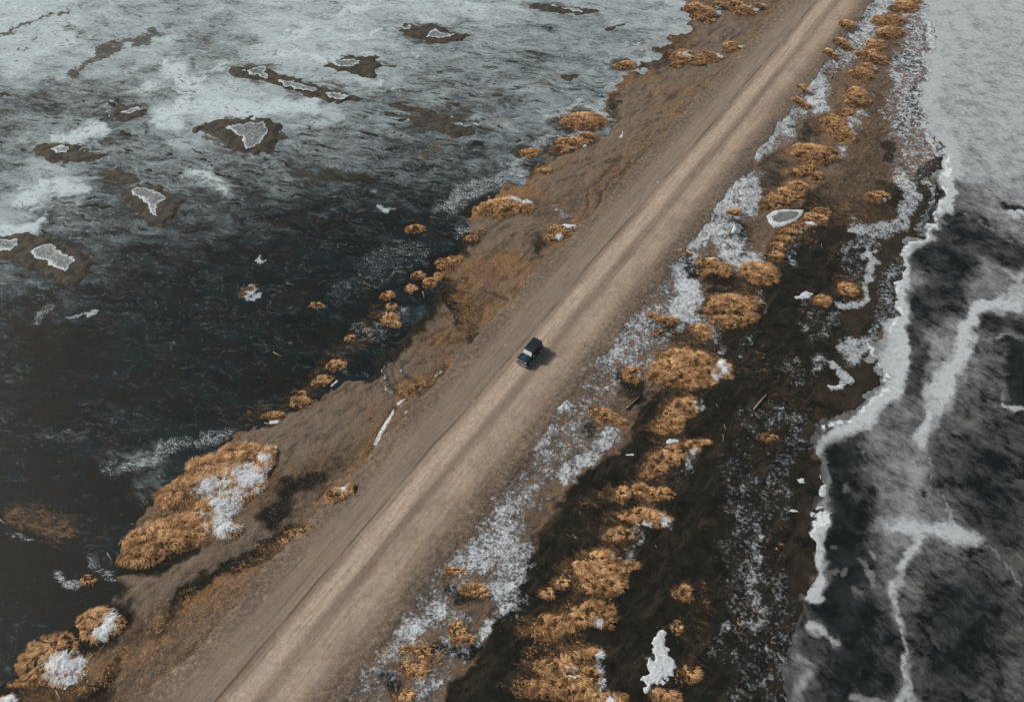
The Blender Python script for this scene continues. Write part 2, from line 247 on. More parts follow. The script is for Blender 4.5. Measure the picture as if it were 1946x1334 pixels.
for p, w, v in (([(800,300),(900,250),(960,225)], 7, .55), ([(1110,260),(1060,290),(1020,300)], 10, .5), ([(840,560),(900,470)], 22, .5), ([(720,600),(700,620),(560,760),(480,790)], 24, .5), ([(1150,190),(1190,150)], 16, .55), ([(1210,100),(1300,50)], 14, .5), ([(40,980),(120,1000)], 30, .6), ([(150,1010),(200,1000)], 30, .4), ([(600,560),(560,540)], 18, .35), ([(330,720),(420,780)], 40, .35), ([(860,350),(930,330)], 12, .4), ([(460,555),(480,550)], 8, .7), ([(1020,160),(1070,150)],9,.5)): rd(p, w, v)
# ---- land: wet black marsh, chocolate mud, snow, straw
marsh = [(830,1750),(850,1334),(900,1250),(980,1115),(1040,1000),(1075,935),(1120,890),(1200,840),(1215,780),(1260,740),(1300,640),(1330,640),(1330,560),(1400,530),(1452,500),(1470,440),(1520,380),(1570,340),(1610,270),(1640,210),(1680,140),(1720,60),(1745,0),(1900,-200),(2000,-300)] + shoreR[2:]
poly('wet', marsh, 1, 16)
poly('wet', [(1200,850),(1250,660),(1300,640),(1330,560),(1440,520),(1440,430),(1560,300),(1640,200),(1600,170),(1560,240),(1440,290),(1420,400),(1380,520),(1260,700)], .55, 26)
stroke('wet', [(1620,330),(1680,200),(1730,60),(1760,-60)], 60, .6, .6, mode='cut')
for p, w, v in (([(330,1170),(350,1135),(430,1085),(500,1050),(560,1010)], 13, 1), ([(215,1080),(300,1078),(370,1050)], 12, .95), ([(160,1230),(235,1170)], 22, .8), ([(210,1300),(232,1245)], 10, .9), ([(510,990),(550,930),(600,905)], 18, .75), ([(515,900),(524,860)], 10, .9), ([(862,560),(872,600),(888,620),(896,595)], 14, .95), ([(905,640),(845,650)], 9, .7), ([(0,1334),(110,1290),(190,1334)], 30, .8), ([(700,720),(760,660),(810,600)], 12, .8), ([(520,960),(600,900),(680,860)], 28, .45), ([(1010,210),(1040,240),(1110,255)], 12, .7), ([(1310,40),(1280,110),(1250,130)], 18, .55), ([(1310,120),(1320,118)], 10, .6), ([(1025,465),(1030,455)], 9, .7),
    ([(860,1120),(915,1140)], 10, .9), ([(840,1230),(880,1240),(900,1225)], 14, .8), ([(740,1290),(760,1334)], 14, .8), ([(1185,715),(1215,750)], 16, .85), ([(1125,790),(1110,820)], 10, .7), ([(1290,490),(1340,520),(1390,530)], 14, .9), ([(1370,420),(1400,430),(1410,450)], 12, .85), ([(1250,625),(1320,640)], 12, .8), ([(1525,260),(1560,230)], 14, .6), ([(1080,950),(1000,1050)], 10, .6), ([(870,700),(760,740)], 5, .5), ([(230,1200),(330,1190)],18,.5)): stroke('wet', p, w, v)
for p, w in (([(340,1150),(430,1085),(560,1005)], 16), ([(865,570),(885,610)], 16), ([(215,1090),(370,1050)], 14)): stroke('dip', p, w, .35)
for p, w in (([(1786,305),(1765,318),(1748,352),(1742,380),(1748,410),(1728,440),(1690,452),(1655,442)], 15), ([(1700,468),(1672,478),(1666,520),(1662,570),(1640,600),(1612,610)], 17), ([(1610,690),(1650,700),(1640,745),(1600,760),(1570,740)], 24), ([(1560,790),(1540,830)], 16), ([(1575,880),(1552,900)], 14), ([(1530,1060),(1515,1130)], 20), ([(1540,960),(1538,1000)], 22), ([(1735,215),(1720,232)], 16), ([(1740,165),(1752,180)], 9), ([(1735,130),(1720,112)], 14), ([(1690,280),(1690,300)], 10), ([(1735,190),(1745,196)], 9)): stroke('choc', p, w, 1, .3, .7)
stroke('choc', [(1640,520),(1590,560),(1540,660),(1560,720),(1500,800),(1540,900),(1480,960)], 40, .42)
stroke('choc', [(1700,60),(1690,200),(1660,300),(1600,400),(1620,520)], 40, .45)
sn = lambda p, w, v=.6, s=.6: stroke('snow', p, w, v, s)
sn([(640,1400),(700,1300),(760,1220),(840,1130),(900,1060),(960,980),(1020,900),(1080,830),(1120,770),(1170,690),(1200,640),(1260,570),(1290,530)], 52, .50, .7)
for p, w, v in (([(720,1270),(790,1185),(840,1150)], 16, .72), ([(890,1060),(960,1010),(975,1060),(960,1130)], 34, .70), ([(940,1000),(990,940)], 30, .58), ([(830,1170),(870,1180),(860,1240)], 24, .55), ([(830,1290),(800,1330)], 30, .6), ([(930,1180),(900,1215)], 12, .7), ([(870,1075),(920,1085)], 14, .75), ([(1020,840),(1060,800)], 16, .62), ([(1165,820),(1120,860),(1080,900)], 16, .72), ([(1065,760),(1072,772)], 10, .8), ([(1040,795),(1050,800)], 9, .75), ([(1140,700),(1220,690)], 30, .55), ([(1175,660),(1230,620),(1290,600)], 34, .62), ([(1290,510),(1310,560),(1300,600)], 22, .80), ([(1290,600),(1340,620),(1352,635)], 14, .7), ([(1310,470),(1370,430),(1400,460),(1390,490),(1440,500)], 20, .76), ([(1380,360),(1420,355),(1430,390),(1380,400)], 22, .74), ([(1330,440),(1360,400)], 20, .6), ([(1440,290),(1460,265),(1490,240)], 18, .74), ([(1500,230),(1530,200),(1560,180)], 20, .6), ([(1520,160),(1550,150),(1556,200)], 18, .78), ([(1570,120),(1590,70),(1640,60)], 22, .66), ([(1650,40),(1680,0),(1720,-60)], 24, .72), ([(1600,110),(1640,80)], 18, .6)): sn(p, w, v)
for p, w, v in (([(1590,300),(1612,260),(1636,200)], 12, .62), ([(1500,440),(1560,420)], 8, .5), ([(1505,470),(1502,500)], 12, .5), ([(1440,560),(1452,590)], 7, .5), ([(1370,660),(1372,700)], 7, .55), ([(1325,760),(1328,775)], 6, .7), ([(1320,870),(1310,890)], 8, .7), ([(1290,890),(1270,930)], 14, .36), ([(1218,1010),(1200,1060)], 14, .55), ([(1275,970),(1272,1000)], 5, .55), ([(1148,1240),(1146,1300)], 7, .6),
    ([(1745,20),(1735,100),(1720,150),(1730,250)], 30, .60), ([(1700,150),(1690,230)], 10, .5), ([(1710,250),(1750,280),(1720,330)], 30, .52), ([(1720,350),(1735,380),(1722,430),(1660,440),(1630,430)], 12, .74), ([(1722,400),(1700,430)], 16, .6), ([(1632,430),(1665,465),(1640,460),(1612,470)], 10, .62), ([(1650,480),(1652,540),(1648,570),(1605,585)], 8, .85), ([(1620,490),(1630,540)], 18, .46), ([(1700,500),(1692,560),(1680,600)], 18, .56),
    ([(1605,660),(1650,655),(1620,680)], 16, .78), ([(1575,690),(1600,715),(1612,725),(1580,730)], 5, .9), ([(1548,700),(1560,680)], 10, .62), ([(1590,610),(1560,640)], 16, .48), ([(1500,700),(1520,720)], 16, .46), ([(1450,790),(1520,800),(1515,840)], 22, .48), ([(1400,770),(1405,800)], 8, .45), ([(1480,870),(1490,960)], 22, .46), ([(1400,900),(1420,1000),(1410,1100),(1440,1200),(1420,1334)], 40, .44), ([(1440,1000),(1430,1100),(1430,1180)], 16, .60), ([(1480,1100),(1470,1250),(1480,1334)], 30, .46), ([(1370,1230),(1440,1300)], 24, .42), ([(1460,900),(1460,1000)], 10, .5), ([(1300,700),(1500,690)], 12, .3), ([(1400,680),(1430,640)], 8, .45), ([(1520,570),(1535,628)],6,.55), ([(1245,1230),(1240,1260)], 8, .5), ([(1395,1180),(1380,1200)], 12, .55), ([(1420,800),(1425,860)],14,.4)): sn(p, w, v)
sn([(1530,560),(1560,640)], 14, .4)
sn([(1050,400),(1080,420)], 6, .5); sn([(1370,15),(1340,30)], 5, .6); sn([(735,695),(738,735),(760,765)], 3, .7, .3); sn([(762,690),(770,715)], 3, .8, .3)
st = lambda p, w, v=.6, s=.6: stroke('straw', p, w, v, s)
for p, w, v in (([(60,1334),(250,1250),(330,1180),(480,1100),(560,1030)], 34, .55), ([(240,1334),(300,1280),(440,1160)], 34, .38), ([(330,1180),(380,1130),(440,1100)], 12, .8), ([(620,960),(680,900),(720,840)], 24, .62), ([(580,1020),(640,950),(670,920)], 14, .75), ([(720,830),(800,760),(900,680),(960,620),(1030,520)], 26, .42), ([(700,860),(740,800)], 30, .5), ([(760,750),(800,725),(880,690)], 9, .85), ([(840,650),(900,600),(880,540),(860,510)], 26, .58), ([(900,520),(960,500),(990,540),(930,600)], 34, .60), ([(940,490),(1000,500)], 12, .85), ([(900,400),(960,370),(1010,360)], 22, .75), ([(1000,520),(1080,440),(1140,360)], 16, .45), ([(1150,330),(1230,260),(1300,180)], 22, .48), ([(1120,350),(1180,270)], 18, .42), ([(1240,180),(1330,160)], 16, .55), ([(1260,210),(1290,200)], 12, .6), ([(1170,165),(1240,140)], 14, .6), ([(1380,100),(1440,60)], 16, .42), ([(1220,90),(1320,70)], 16, .5), ([(1100,300),(1020,330)], 16, .5), ([(700,780),(720,770)], 9, .7), ([(560,900),(660,840)], 30, .34), ([(1000,560),(980,550)], 8, .6),
    ([(740,1240),(800,1230),(830,1250)], 22, .50), ([(1130,790),(1180,800)], 16, .6), ([(1190,600),(1220,605)], 10, .45), ([(880,1090),(900,1110),(930,1130)], 12, .6), ([(640,1334),(720,1240)], 12, .5), ([(860,1060),(880,1020)], 10, .4),
    ([(1100,960),(1190,930)], 20, .42), ([(1000,1250),(1080,1200)], 20, .4), ([(1290,640),(1370,610)], 20, .45), ([(1480,490),(1590,450)], 30, .25), ([(1600,400),(1680,420)], 24, .50), ([(1600,540),(1640,560)], 20, .45), ([(1700,330),(1650,420)], 20, .35), ([(1460,820),(1450,850),(1480,740)], 24, .34), ([(1400,680),(1530,760)], 34, .30), ([(1330,1150),(1320,1260)], 30, .35), ([(1440,1180),(1430,1300)], 30, .25), ([(1490,1000),(1480,1080)],20,.3), ([(1060,1010),(1150,990)], 14, .35)): st(p, w, v)
st([(430,1334),(560,1180)], 20, .15)
for p, w, v in (([(540,830),(620,800),(700,760),(740,700)], 44, .9), ([(240,1130),(330,1120),(420,1070),(500,1020)], 30, .9), ([(930,440),(1000,420)], 30, .9), ([(1060,330),(1120,290),(1200,230),(1290,150),(1380,60)], 36, .8), ([(950,560),(1000,530)], 20, .7), ([(1560,215),(1520,250),(1450,300)], 20, .7), ([(1500,300),(1440,350)], 16, .8), ([(1280,760),(1260,780)], 14, .8), ([(1260,690),(1240,700)],10,.6), ([(1340,560),(1300,580)],20,.4), ([(1055,1090),(1085,1110)], 14, .5), ([(1020,1275),(1040,1262)], 14, .6), ([(1450,400),(1430,420)], 14, .5)): stroke('pale', p, w, v)
for eu, ev, rx_, ry_ in ((125,290,100,38),(242,210,62,28),(455,258,115,52),(500,142,80,28),(600,168,100,30),(680,122,90,30),(815,63,95,30),(285,390,90,56),(90,492,125,66),(830,212,120,26),(820,240,110,28),(1065,18,100,16)):
    put('mud', .60*ss(0, .5, 1-np.sqrt(((gu+wu*.7-eu)/rx_)**2+((gv+wv*.7-ev)/ry_)**2)), 1, 'max')
stroke('wet', [(864,562),(878,588),(893,606)], 13, 1.3)
for p, w, v in (([(700,700),(735,665),(770,645),(805,592),(840,548),(850,500),(895,462)], 15, .72), ([(890,415),(920,385),(990,352),(1020,320)], 12, .6), ([(0,1305),(60,1265),(150,1190),(225,1120)], 20, .75), ([(690,705),(600,750),(520,800)], 8, .6), ([(1110,262),(1165,225),(1180,165),(1235,118),(1300,60)], 10, .6), ([(940,480),(990,495)], 8, .6), ([(700,890),(640,960)], 9, .5), ([(860,650),(905,610),(880,540)], 14, .55)): stroke('wet', p, w, v)
sn([(1722,330),(1716,400),(1690,432)], 10, .72); sn([(1764,340),(1774,400),(1755,440)], 7, .62); sn([(1690,600),(1650,640)], 10, .6)
sn([(1762,0),(1770,90),(1756,200),(1775,290)], 9, .8)
MOUNDS = [(m[0], [(u, v, rx*(1.38 if m[5] == GE else 1.08 if m[5] == GA else 1), ry*(1.3 if m[5] == GE else 1.05)) for (u, v, rx, ry) in m[1]], *m[2:]) for m in MOUNDS]
for m in MOUNDS:
    if m[5] in (GD,) or 'islet' in m[0]: k = .5
    else: k = 1
    for (eu, ev, rx_, ry_) in m[1]:
        d = lambda du, f: 1-np.sqrt(((gu+wu*.4-eu-du*rx_)/(rx_*f))**2+((gv+wv*.4-ev-ry_*.15)/(ry_*f))**2)
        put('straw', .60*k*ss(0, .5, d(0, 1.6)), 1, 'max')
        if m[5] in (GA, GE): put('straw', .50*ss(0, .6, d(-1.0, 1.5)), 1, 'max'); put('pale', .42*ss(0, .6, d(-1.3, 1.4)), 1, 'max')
        if m[5] in (GB, GC_): put('wet', .60*ss(0, .6, d(.2, 1.7)), 1, 'max'); put('mud', .8*ss(0, .5, d(-.4, 2.0)), 1, 'max')
st([(1560,400),(1480,470),(1440,520),(1400,560),(1330,640),(1310,690),(1280,780),(1270,860),(1230,930),(1220,980),(1150,1070),(1080,1180),(1060,1290)], 26, .46)
st([(1720,10),(1660,100),(1625,180),(1590,240),(1540,290),(1490,370)], 12, .5)
for p, w in (([(1800,300),(1798,345),(1805,378),(1790,418)], 10), ([(1782,425),(1755,462),(1718,492),(1710,530),(1722,575)], 12), ([(1722,590),(1712,640),(1706,700),(1702,738)], 17), ([(1690,745),(1650,785),(1590,825),(1562,850)], 15), ([(1575,870),(1562,960),(1558,1040),(1562,1090),(1540,1140)], 9),
    ([(1795,395),(1850,420),(1946,468)], 3), ([(1946,585),(1900,572),(1860,585),(1838,625),(1818,680),(1795,725)], 14), ([(1790,735),(1800,765)], 20), ([(1765,790),(1752,820)], 13), ([(1700,1000),(1760,1002),(1850,1018)], 13), ([(1740,1020),(1715,1075)], 11), ([(1702,1105),(1708,1140)], 9), ([(1712,1140),(1714,1200),(1725,1290)], 4), ([(1620,1332),(1690,1336)], 10), ([(1712,1325),(1725,1310)], 12),
    ([(1660,1057),(1662,1060)], 10), ([(1635,1068),(1640,1075),(1662,1105)], 6), ([(1598,1090),(1600,1096)], 8), ([(1580,1090),(1582,1092)], 6), ([(1632,1122),(1636,1130)], 8), ([(1608,926),(1612,934)], 8), ([(1590,1040),(1592,1044)], 4), ([(1630,842),(1640,860)], 5), ([(1530,1188),(1560,1192),(1588,1225)], 7), ([(1770,870),(1775,930),(1810,990),(1850,1030)], 3.5), ([(1850,1020),(1900,1060),(1946,1110)], 4), ([(1902,745),(1905,772),(1946,776)], 4), ([(1900,640),(1946,655)], 4), ([(1908,392),(1946,414)], 4),
    ([(300,228),(335,215),(352,190),(375,150)], 6), ([(320,120),(312,142),(328,128)], 5), ([(210,195),(203,215)], 3), ([(30,360),(80,345),(145,350)], 5), ([(0,428),(60,436),(82,420)], 7), ([(105,262),(190,240)], 6), ([(555,70),(600,50)], 8), ([(440,118),(380,145)], 4), ([(150,338),(105,385),(60,440)], 1.8), ([(128,340),(75,395),(30,445)], 1.8), ([(750,212),(820,222),(880,232),(915,238)], 2), ([(500,110),(560,95),(620,112)], 5), ([(700,10),(640,30)], 7), ([(250,175),(300,160)], 7), ([(370,325),(410,345),(420,365)], 8), ([(650,85),(720,60)], 5), ([(760,130),(790,100)], 3), ([(720,150),(735,170),(760,168)], 3)): stroke('crisp', p, w*.75, .74, .6, .9)
stroke('wet', [(1745,-60),(1738,100),(1728,250),(1735,320)], 42, .85, .5, mode='cut')
CHN['rut'] = np.zeros(gu.shape, np.float32)
for p, w, v in (([(735,690),(738,720),(752,745),(775,760)], 3, 1), ([(762,684),(764,706),(776,720),(800,728)], 3, 1), ([(748,660),(746,700),(760,735)], 2.5, .7), ([(790,640),(772,672),(770,700)], 2.5, .7), ([(893,683),(850,700),(820,716),(795,735)], 3.5, 1), ([(885,690),(840,715),(800,750),(790,790),(770,830),(745,860)], 3, .9), ([(752,772),(722,820),(706,866)], 4, .9), ([(860,712),(800,760)], 2.5, .8),
    ([(915,548),(940,562),(965,568)], 3, .9), ([(1118,395),(1120,360),(1140,340),(1180,300)], 3, .8), ([(1138,402),(1140,370),(1160,345),(1200,310)], 3, .8), ([(1155,350),(1170,335),(1185,330)], 3, .7), ([(1180,340),(1200,310)], 3, .7), ([(1200,240),(1180,290),(1130,350)], 3, .5), ([(700,700),(690,730),(640,760)], 3, .5), ([(820,640),(790,668),(775,690)], 2.5, .7), ([(850,620),(800,650)], 2.5, .6)): stroke('rut', p, w, v, .5, .35)
def sample(ch, u, v):
    A = CHN[ch] if isinstance(ch, str) else ch
    a = np.clip((u-U0)/STEP, 0, A.shape[1]-1.001); b = np.clip((v-V0)/STEP, 0, A.shape[0]-1.001)
    i = a.astype(int); j = b.astype(int); a = a-i; b = b-j
    return (A[j, i]*(1-a)+A[j, i+1]*a)*(1-b) + (A[j+1, i]*(1-a)+A[j+1, i+1]*a)*b
# ---- the road as a straight line on the ground
pA = np.array(ground_pt(470, 1310, .6)); pB = np.array(ground_pt(1565, 10, .6))
RD = (pB-pA)/np.linalg.norm(pB-pA); RN = np.array((RD[1], -RD[0]))       # RN points to the right of the road
def lat(x, y): return (x-pA[0])*RN[0] + (y-pA[1])*RN[1]
ROAD_ANG = math.atan2(RD[1], RD[0])
RL, RR = -8.0, 8.8
def height(x, y):
    u, v = project(x, y, 0*x)
    land = sample(LAND, u, v); bk = sample(BANK, u, v); t = lat(x, y)
    n = fbm(x, y, .25, 2, 4)-.5
    z = -0.30 + .42*ss(-.8, 1.2, land + n*3 + (vn(x, y, 1.3, 3)-.5)*1.0)
    wet = sample('wet', u, v)
    z = z + (.25 + .25*n)*ss(.2, 3.0, bk+n*1.5)*ss(0, 3, land)
    z = z + .32*ss(-11, -6, t)*ss(11, 8, t)*ss(0, 3, land)
    z = z + (.22*n + .16*(vn(x, y, .9, 6)-.5) + .12*(vn(x, y, 1.9, 3)-.5))*ss(0, 1.5, land)*np.where((t > RL) & (t < RR), .12, 1.0)*(1-.55*wet)
    z = z - sample('dip', u, v) - .12*sample('rut', u, v)
    w = sample('straw', u, v); z = z + .12*np.clip(w-.35, 0, 1)*vn(x, y, 1.4, 9)*(1-wet)
    z = z - .10*sample('choc', u, v)*wet
    return np.where(land > .6, np.maximum(z, .03), z)
# ------------------------------------------------------------------ mesh helpers
def mesh_from(name, V, loops, starts, mat, parent=None, smooth=True, attrs=None, mats=None):
    me = bpy.data.meshes.new(name); V = np.ascontiguousarray(V, np.float32)
    me.vertices.add(len(V)); me.vertices.foreach_set('co', V.ravel())
    loops = np.asarray(loops, np.int32); me.loops.add(len(loops)); me.loops.foreach_set('vertex_index', loops)
    starts = np.asarray(starts, np.int32); me.polygons.add(len(starts)); me.polygons.foreach_set('loop_start', starts)
    if smooth: me.polygons.foreach_set('use_smooth', np.ones(len(starts), bool))
    me.update(calc_edges=True)
    for k, a in (attrs or {}).items():
        at = me.attributes.new(k, 'FLOAT', 'POINT'); at.data.foreach_set('value', np.ascontiguousarray(a, np.float32).ravel())
    if mat: me.materials.append(mat)
    o = bpy.data.objects.new(name, me); COL.objects.link(o)
    if parent: o.parent = parent
    return o
def quads(name, V, Q, mat, parent=None, **k):
    Q = np.asarray(Q, np.int32); return mesh_from(name, V, Q.ravel(), np.arange(len(Q))*4, mat, parent, **k)
def grid_q(nx, ny, keep=None):
    i, j = np.meshgrid(np.arange(nx-1), np.arange(ny-1)); a = (j*nx+i)
    Q = np.stack([a, a+1, a+nx+1, a+nx], -1).reshape(-1, 4)
    return Q if keep is None else Q[keep[Q].all(1)]
def compact(V, Q, attrs=None):
    used, inv = np.unique(Q, return_inverse=True)
    return V[used], inv.reshape(Q.shape), {k: a[used] for k, a in (attrs or {}).items()}
def tag(o, label, cat=None, group=None, kind=None):
    o['label'] = label
    if cat: o['category'] = cat
    if group: o['group'] = group
    if kind: o['kind'] = kind
    return o
def empty(name, loc, rz=0):
    o = bpy.data.objects.new(name, None); COL.objects.link(o); o.location = loc; o.rotation_euler = (0, 0, rz); o.empty_display_size = .3; return o
# ------------------------------------------------------------------ material helper
class NT:
    def __init__(s, name):
        s.m = bpy.data.materials.new(name); s.m.use_nodes = True; s.t = s.m.node_tree; s.b = s.t.nodes['Principled BSDF']
        s.co = s.t.nodes.new('ShaderNodeTexCoord').outputs['Object']
    def set(s, sock, v):
        if isinstance(v, bpy.types.NodeSocket): s.t.links.new(v, sock)
        else:
            if sock.type == 'RGBA' and len(v) == 3: v = (*v, 1)
            sock.default_value = v
    def mapping(s, sc=(1,1,1), rz=0, loc=(0,0,0), src=None):
        n = s.t.nodes.new('ShaderNodeMapping'); s.set(n.inputs[0], src or s.co); n.inputs['Rotation'].default_value = (0, 0, rz)
        k = s.t.nodes.new('ShaderNodeMapping'); s.set(k.inputs[0], n.outputs[0]); k.inputs['Scale'].default_value = sc; k.inputs['Location'].default_value = loc; return k.outputs[0]
    def noise(s, sc, det=4, rough=.55, dist=0, vec=None, color=False):
        n = s.t.nodes.new('ShaderNodeTexNoise'); s.set(n.inputs['Vector'], vec or s.co); n.inputs['Scale'].default_value = sc; n.inputs['Detail'].default_value = det; n.inputs['Roughness'].default_value = rough; n.inputs['Distortion'].default_value = dist
        return n.outputs['Color' if color else 'Fac']
    def vor(s, sc, vec=None, out='Distance', feat='F1'):
        n = s.t.nodes.new('ShaderNodeTexVoronoi'); n.feature = feat; s.set(n.inputs['Vector'], vec or s.co); n.inputs['Scale'].default_value = sc; return n.outputs[out]
    def attr(s, k):
        n = s.t.nodes.new('ShaderNodeAttribute'); n.attribute_name = k; return n.outputs['Fac']
    def math(s, op, a, b=0, c=0):
        n = s.t.nodes.new('ShaderNodeMath'); n.operation = op; s.set(n.inputs[0], a); s.set(n.inputs[1], b)
        if op == 'MULTIPLY_ADD': s.set(n.inputs[2], c)
        return n.outputs[0]
    def rng(s, x, a, b, c=0, d=1, smooth=True):
        n = s.t.nodes.new('ShaderNodeMapRange'); n.interpolation_type = 'SMOOTHSTEP' if smooth else 'LINEAR'; s.set(n.inputs[0], x)
        for i, v in enumerate((a, b, c, d)): s.set(n.inputs[i+1], v)
        return n.outputs[0]
    def mix(s, f, a, b, mode='MIX'):
        n = s.t.nodes.new('ShaderNodeMix'); n.data_type = 'RGBA'; n.blend_type = mode; s.set(n.inputs[0], f); s.set(n.inputs[6], a); s.set(n.inputs[7], b); return n.outputs[2]
    def thr(s, at, noise, amp, w=.06, mid=.5):
        x = s.math('MULTIPLY_ADD', s.math('SUBTRACT', noise, .5), amp, at)
        if not isinstance(mid, float): x = s.math('SUBTRACT', x, mid); mid = 0.0
        return s.rng(x, mid-w, mid+w)
    def bump(s, h, st, dist=.05):
        n = s.t.nodes.new('ShaderNodeBump'); n.inputs['Strength'].default_value = st; n.inputs['Distance'].default_value = dist; s.set(n.inputs['Height'], h); return n.outputs[0]
    def out(s, col=None, rough=None, spec=None, normal=None, metal=None):
        if col is not None: s.set(s.b.inputs['Base Color'], col)
        if rough is not None: s.set(s.b.inputs['Roughness'], rough)
        if spec is not None: s.set(s.b.inputs['Specular IOR Level'], spec)
        if metal is not None: s.set(s.b.inputs['Metallic'], metal)
        if normal is not None: s.set(s.b.inputs['Normal'], normal)
        return s.m
SNOWC = (.70, .725, .74)
def gravel(t, along):
    """brown gravel, with stone speckle and long streaks that run with the traffic"""
    n2 = t.noise(1.6, 7, .68); n3 = t.noise(9, 4, .7); v = t.vor(7, out='Color'); big = t.noise(.12, 4)
    c = t.mix(t.rng(n2, .32, .68), (.10, .074, .054), (.25, .186, .135))
    c = t.mix(t.rng(n3, .36, .64), t.mix(1, c, (.42, .41, .40), 'MULTIPLY'), t.mix(1, c, (1.5, 1.48, 1.45), 'MULTIPLY'))
    sp = t.rng(t.math('MULTIPLY', t.noise(22, 2, .5), t.noise(3, 3, .6)), .36, .44)
    c = t.mix(sp, c, (.36, .34, .32))
    c = t.mix(t.rng(big, .35, .65), t.mix(1, c, (.82, .82, .86), 'MULTIPLY'), c)
    return c, n2, n3
def warp(t, amt, sc, src=None):
    n = t.noise(sc, 4, .6, vec=src, color=True); a = t.t.nodes.new('ShaderNodeVectorMath'); a.operation = 'SUBTRACT'; t.set(a.inputs[0], n); a.inputs[1].default_value = (.5, .5, .5)
    m = t.t.nodes.new('ShaderNodeVectorMath'); m.operation = 'MULTIPLY_ADD'; t.set(m.inputs[0], a.outputs[0]); m.inputs[1].default_value = (amt, amt, 0); t.set(m.inputs[2], src or t.co); return m.outputs[0]
def mat_ground():
    t = NT('ground'); al = t.mapping((.09, 1.6, 1), -ROAD_ANG)
    c, n2, n3 = gravel(t, al)
    streak = t.noise(1.2, 5, .6, vec=al)
    c = t.mix(t.rng(streak, .42, .62, 0, .35), c, (.06, .045, .033))
    fine = t.noise(2.6, 9, .82, .6); med = t.noise(.5, 9, .74, .5); comb = t.noise(1.0, 9, .8, .7, vec=t.mapping((.6, 2.0, 1), R(35), src=warp(t, 2.5, .35)))
    hf = t.noise(8, 6, .88)
    c = t.mix(t.rng(t.noise(1.3, 8, .78), .44, .59, 0, .75), c, (.225, .128, .066))
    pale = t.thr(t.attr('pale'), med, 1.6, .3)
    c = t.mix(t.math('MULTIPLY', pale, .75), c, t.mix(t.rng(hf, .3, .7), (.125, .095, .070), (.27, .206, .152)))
    wet = t.thr(t.attr('wet'), t.math('MULTIPLY_ADD', fine, .4, t.math('MULTIPLY', med, .6)), 1.8, .22)
    mudc = t.mix(t.rng(med, .38, .66), (.006, .0065, .005), (.022, .019, .013))
    mudc = t.mix(t.rng(comb, .50, .70, 0, .55), mudc, (.070, .045, .024))
    mudc = t.mix(t.rng(hf, .58, .75, 0, .5), mudc, (.10, .085, .065))
    c = t.mix(wet, c, mudc)
    choc = t.thr(t.attr('choc'), fine, .9, .10)
    c = t.mix(choc, c, t.mix(t.rng(t.noise(.5, 7, .7), .3, .7), (.018, .013, .009), (.046, .033, .022)))
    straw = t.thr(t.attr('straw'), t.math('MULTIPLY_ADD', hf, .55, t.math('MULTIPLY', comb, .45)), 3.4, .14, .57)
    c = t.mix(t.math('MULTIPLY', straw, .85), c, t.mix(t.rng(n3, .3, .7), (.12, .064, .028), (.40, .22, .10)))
    c = t.mix(t.math('MULTIPLY', t.rng(t.attr('rut'), .15, .7), t.rng(med, .35, .6, .3, .75)), c, (.040, .030, .021))
    dk = t.rng(t.noise(.40, 9, .78, .6, vec=t.mapping((.5, 1.6, 1), R(-48))), .51, .61, 0, .75); c = t.mix(dk, c, (.050, .036, .025))
    sn = t.thr(t.attr('snow'), t.math('MULTIPLY_ADD', t.noise(2.4, 9, .80, .25), .6, t.math('MULTIPLY', t.noise(.7, 8, .74, .2), .4)), 3.6, .16, t.math('MULTIPLY_ADD', wet, .035, .575))
    sc = t.mix(t.rng(t.noise(2, 5, .7), .35, .65), (.46, .48, .49), SNOWC)
    sc = t.mix(t.math('MULTIPLY', wet, .5), sc, (.30, .31, .31))
    c = t.mix(sn, c, sc)
    rough = .92
    h = t.math('ADD', t.math('MULTIPLY', n2, 1.0), t.math('ADD', t.math('MULTIPLY', t.noise(3.6, 6, .72), .9), t.math('MULTIPLY', sn, .4)))
    return t.out(c, rough, .08, t.bump(h, 1.0, .30))
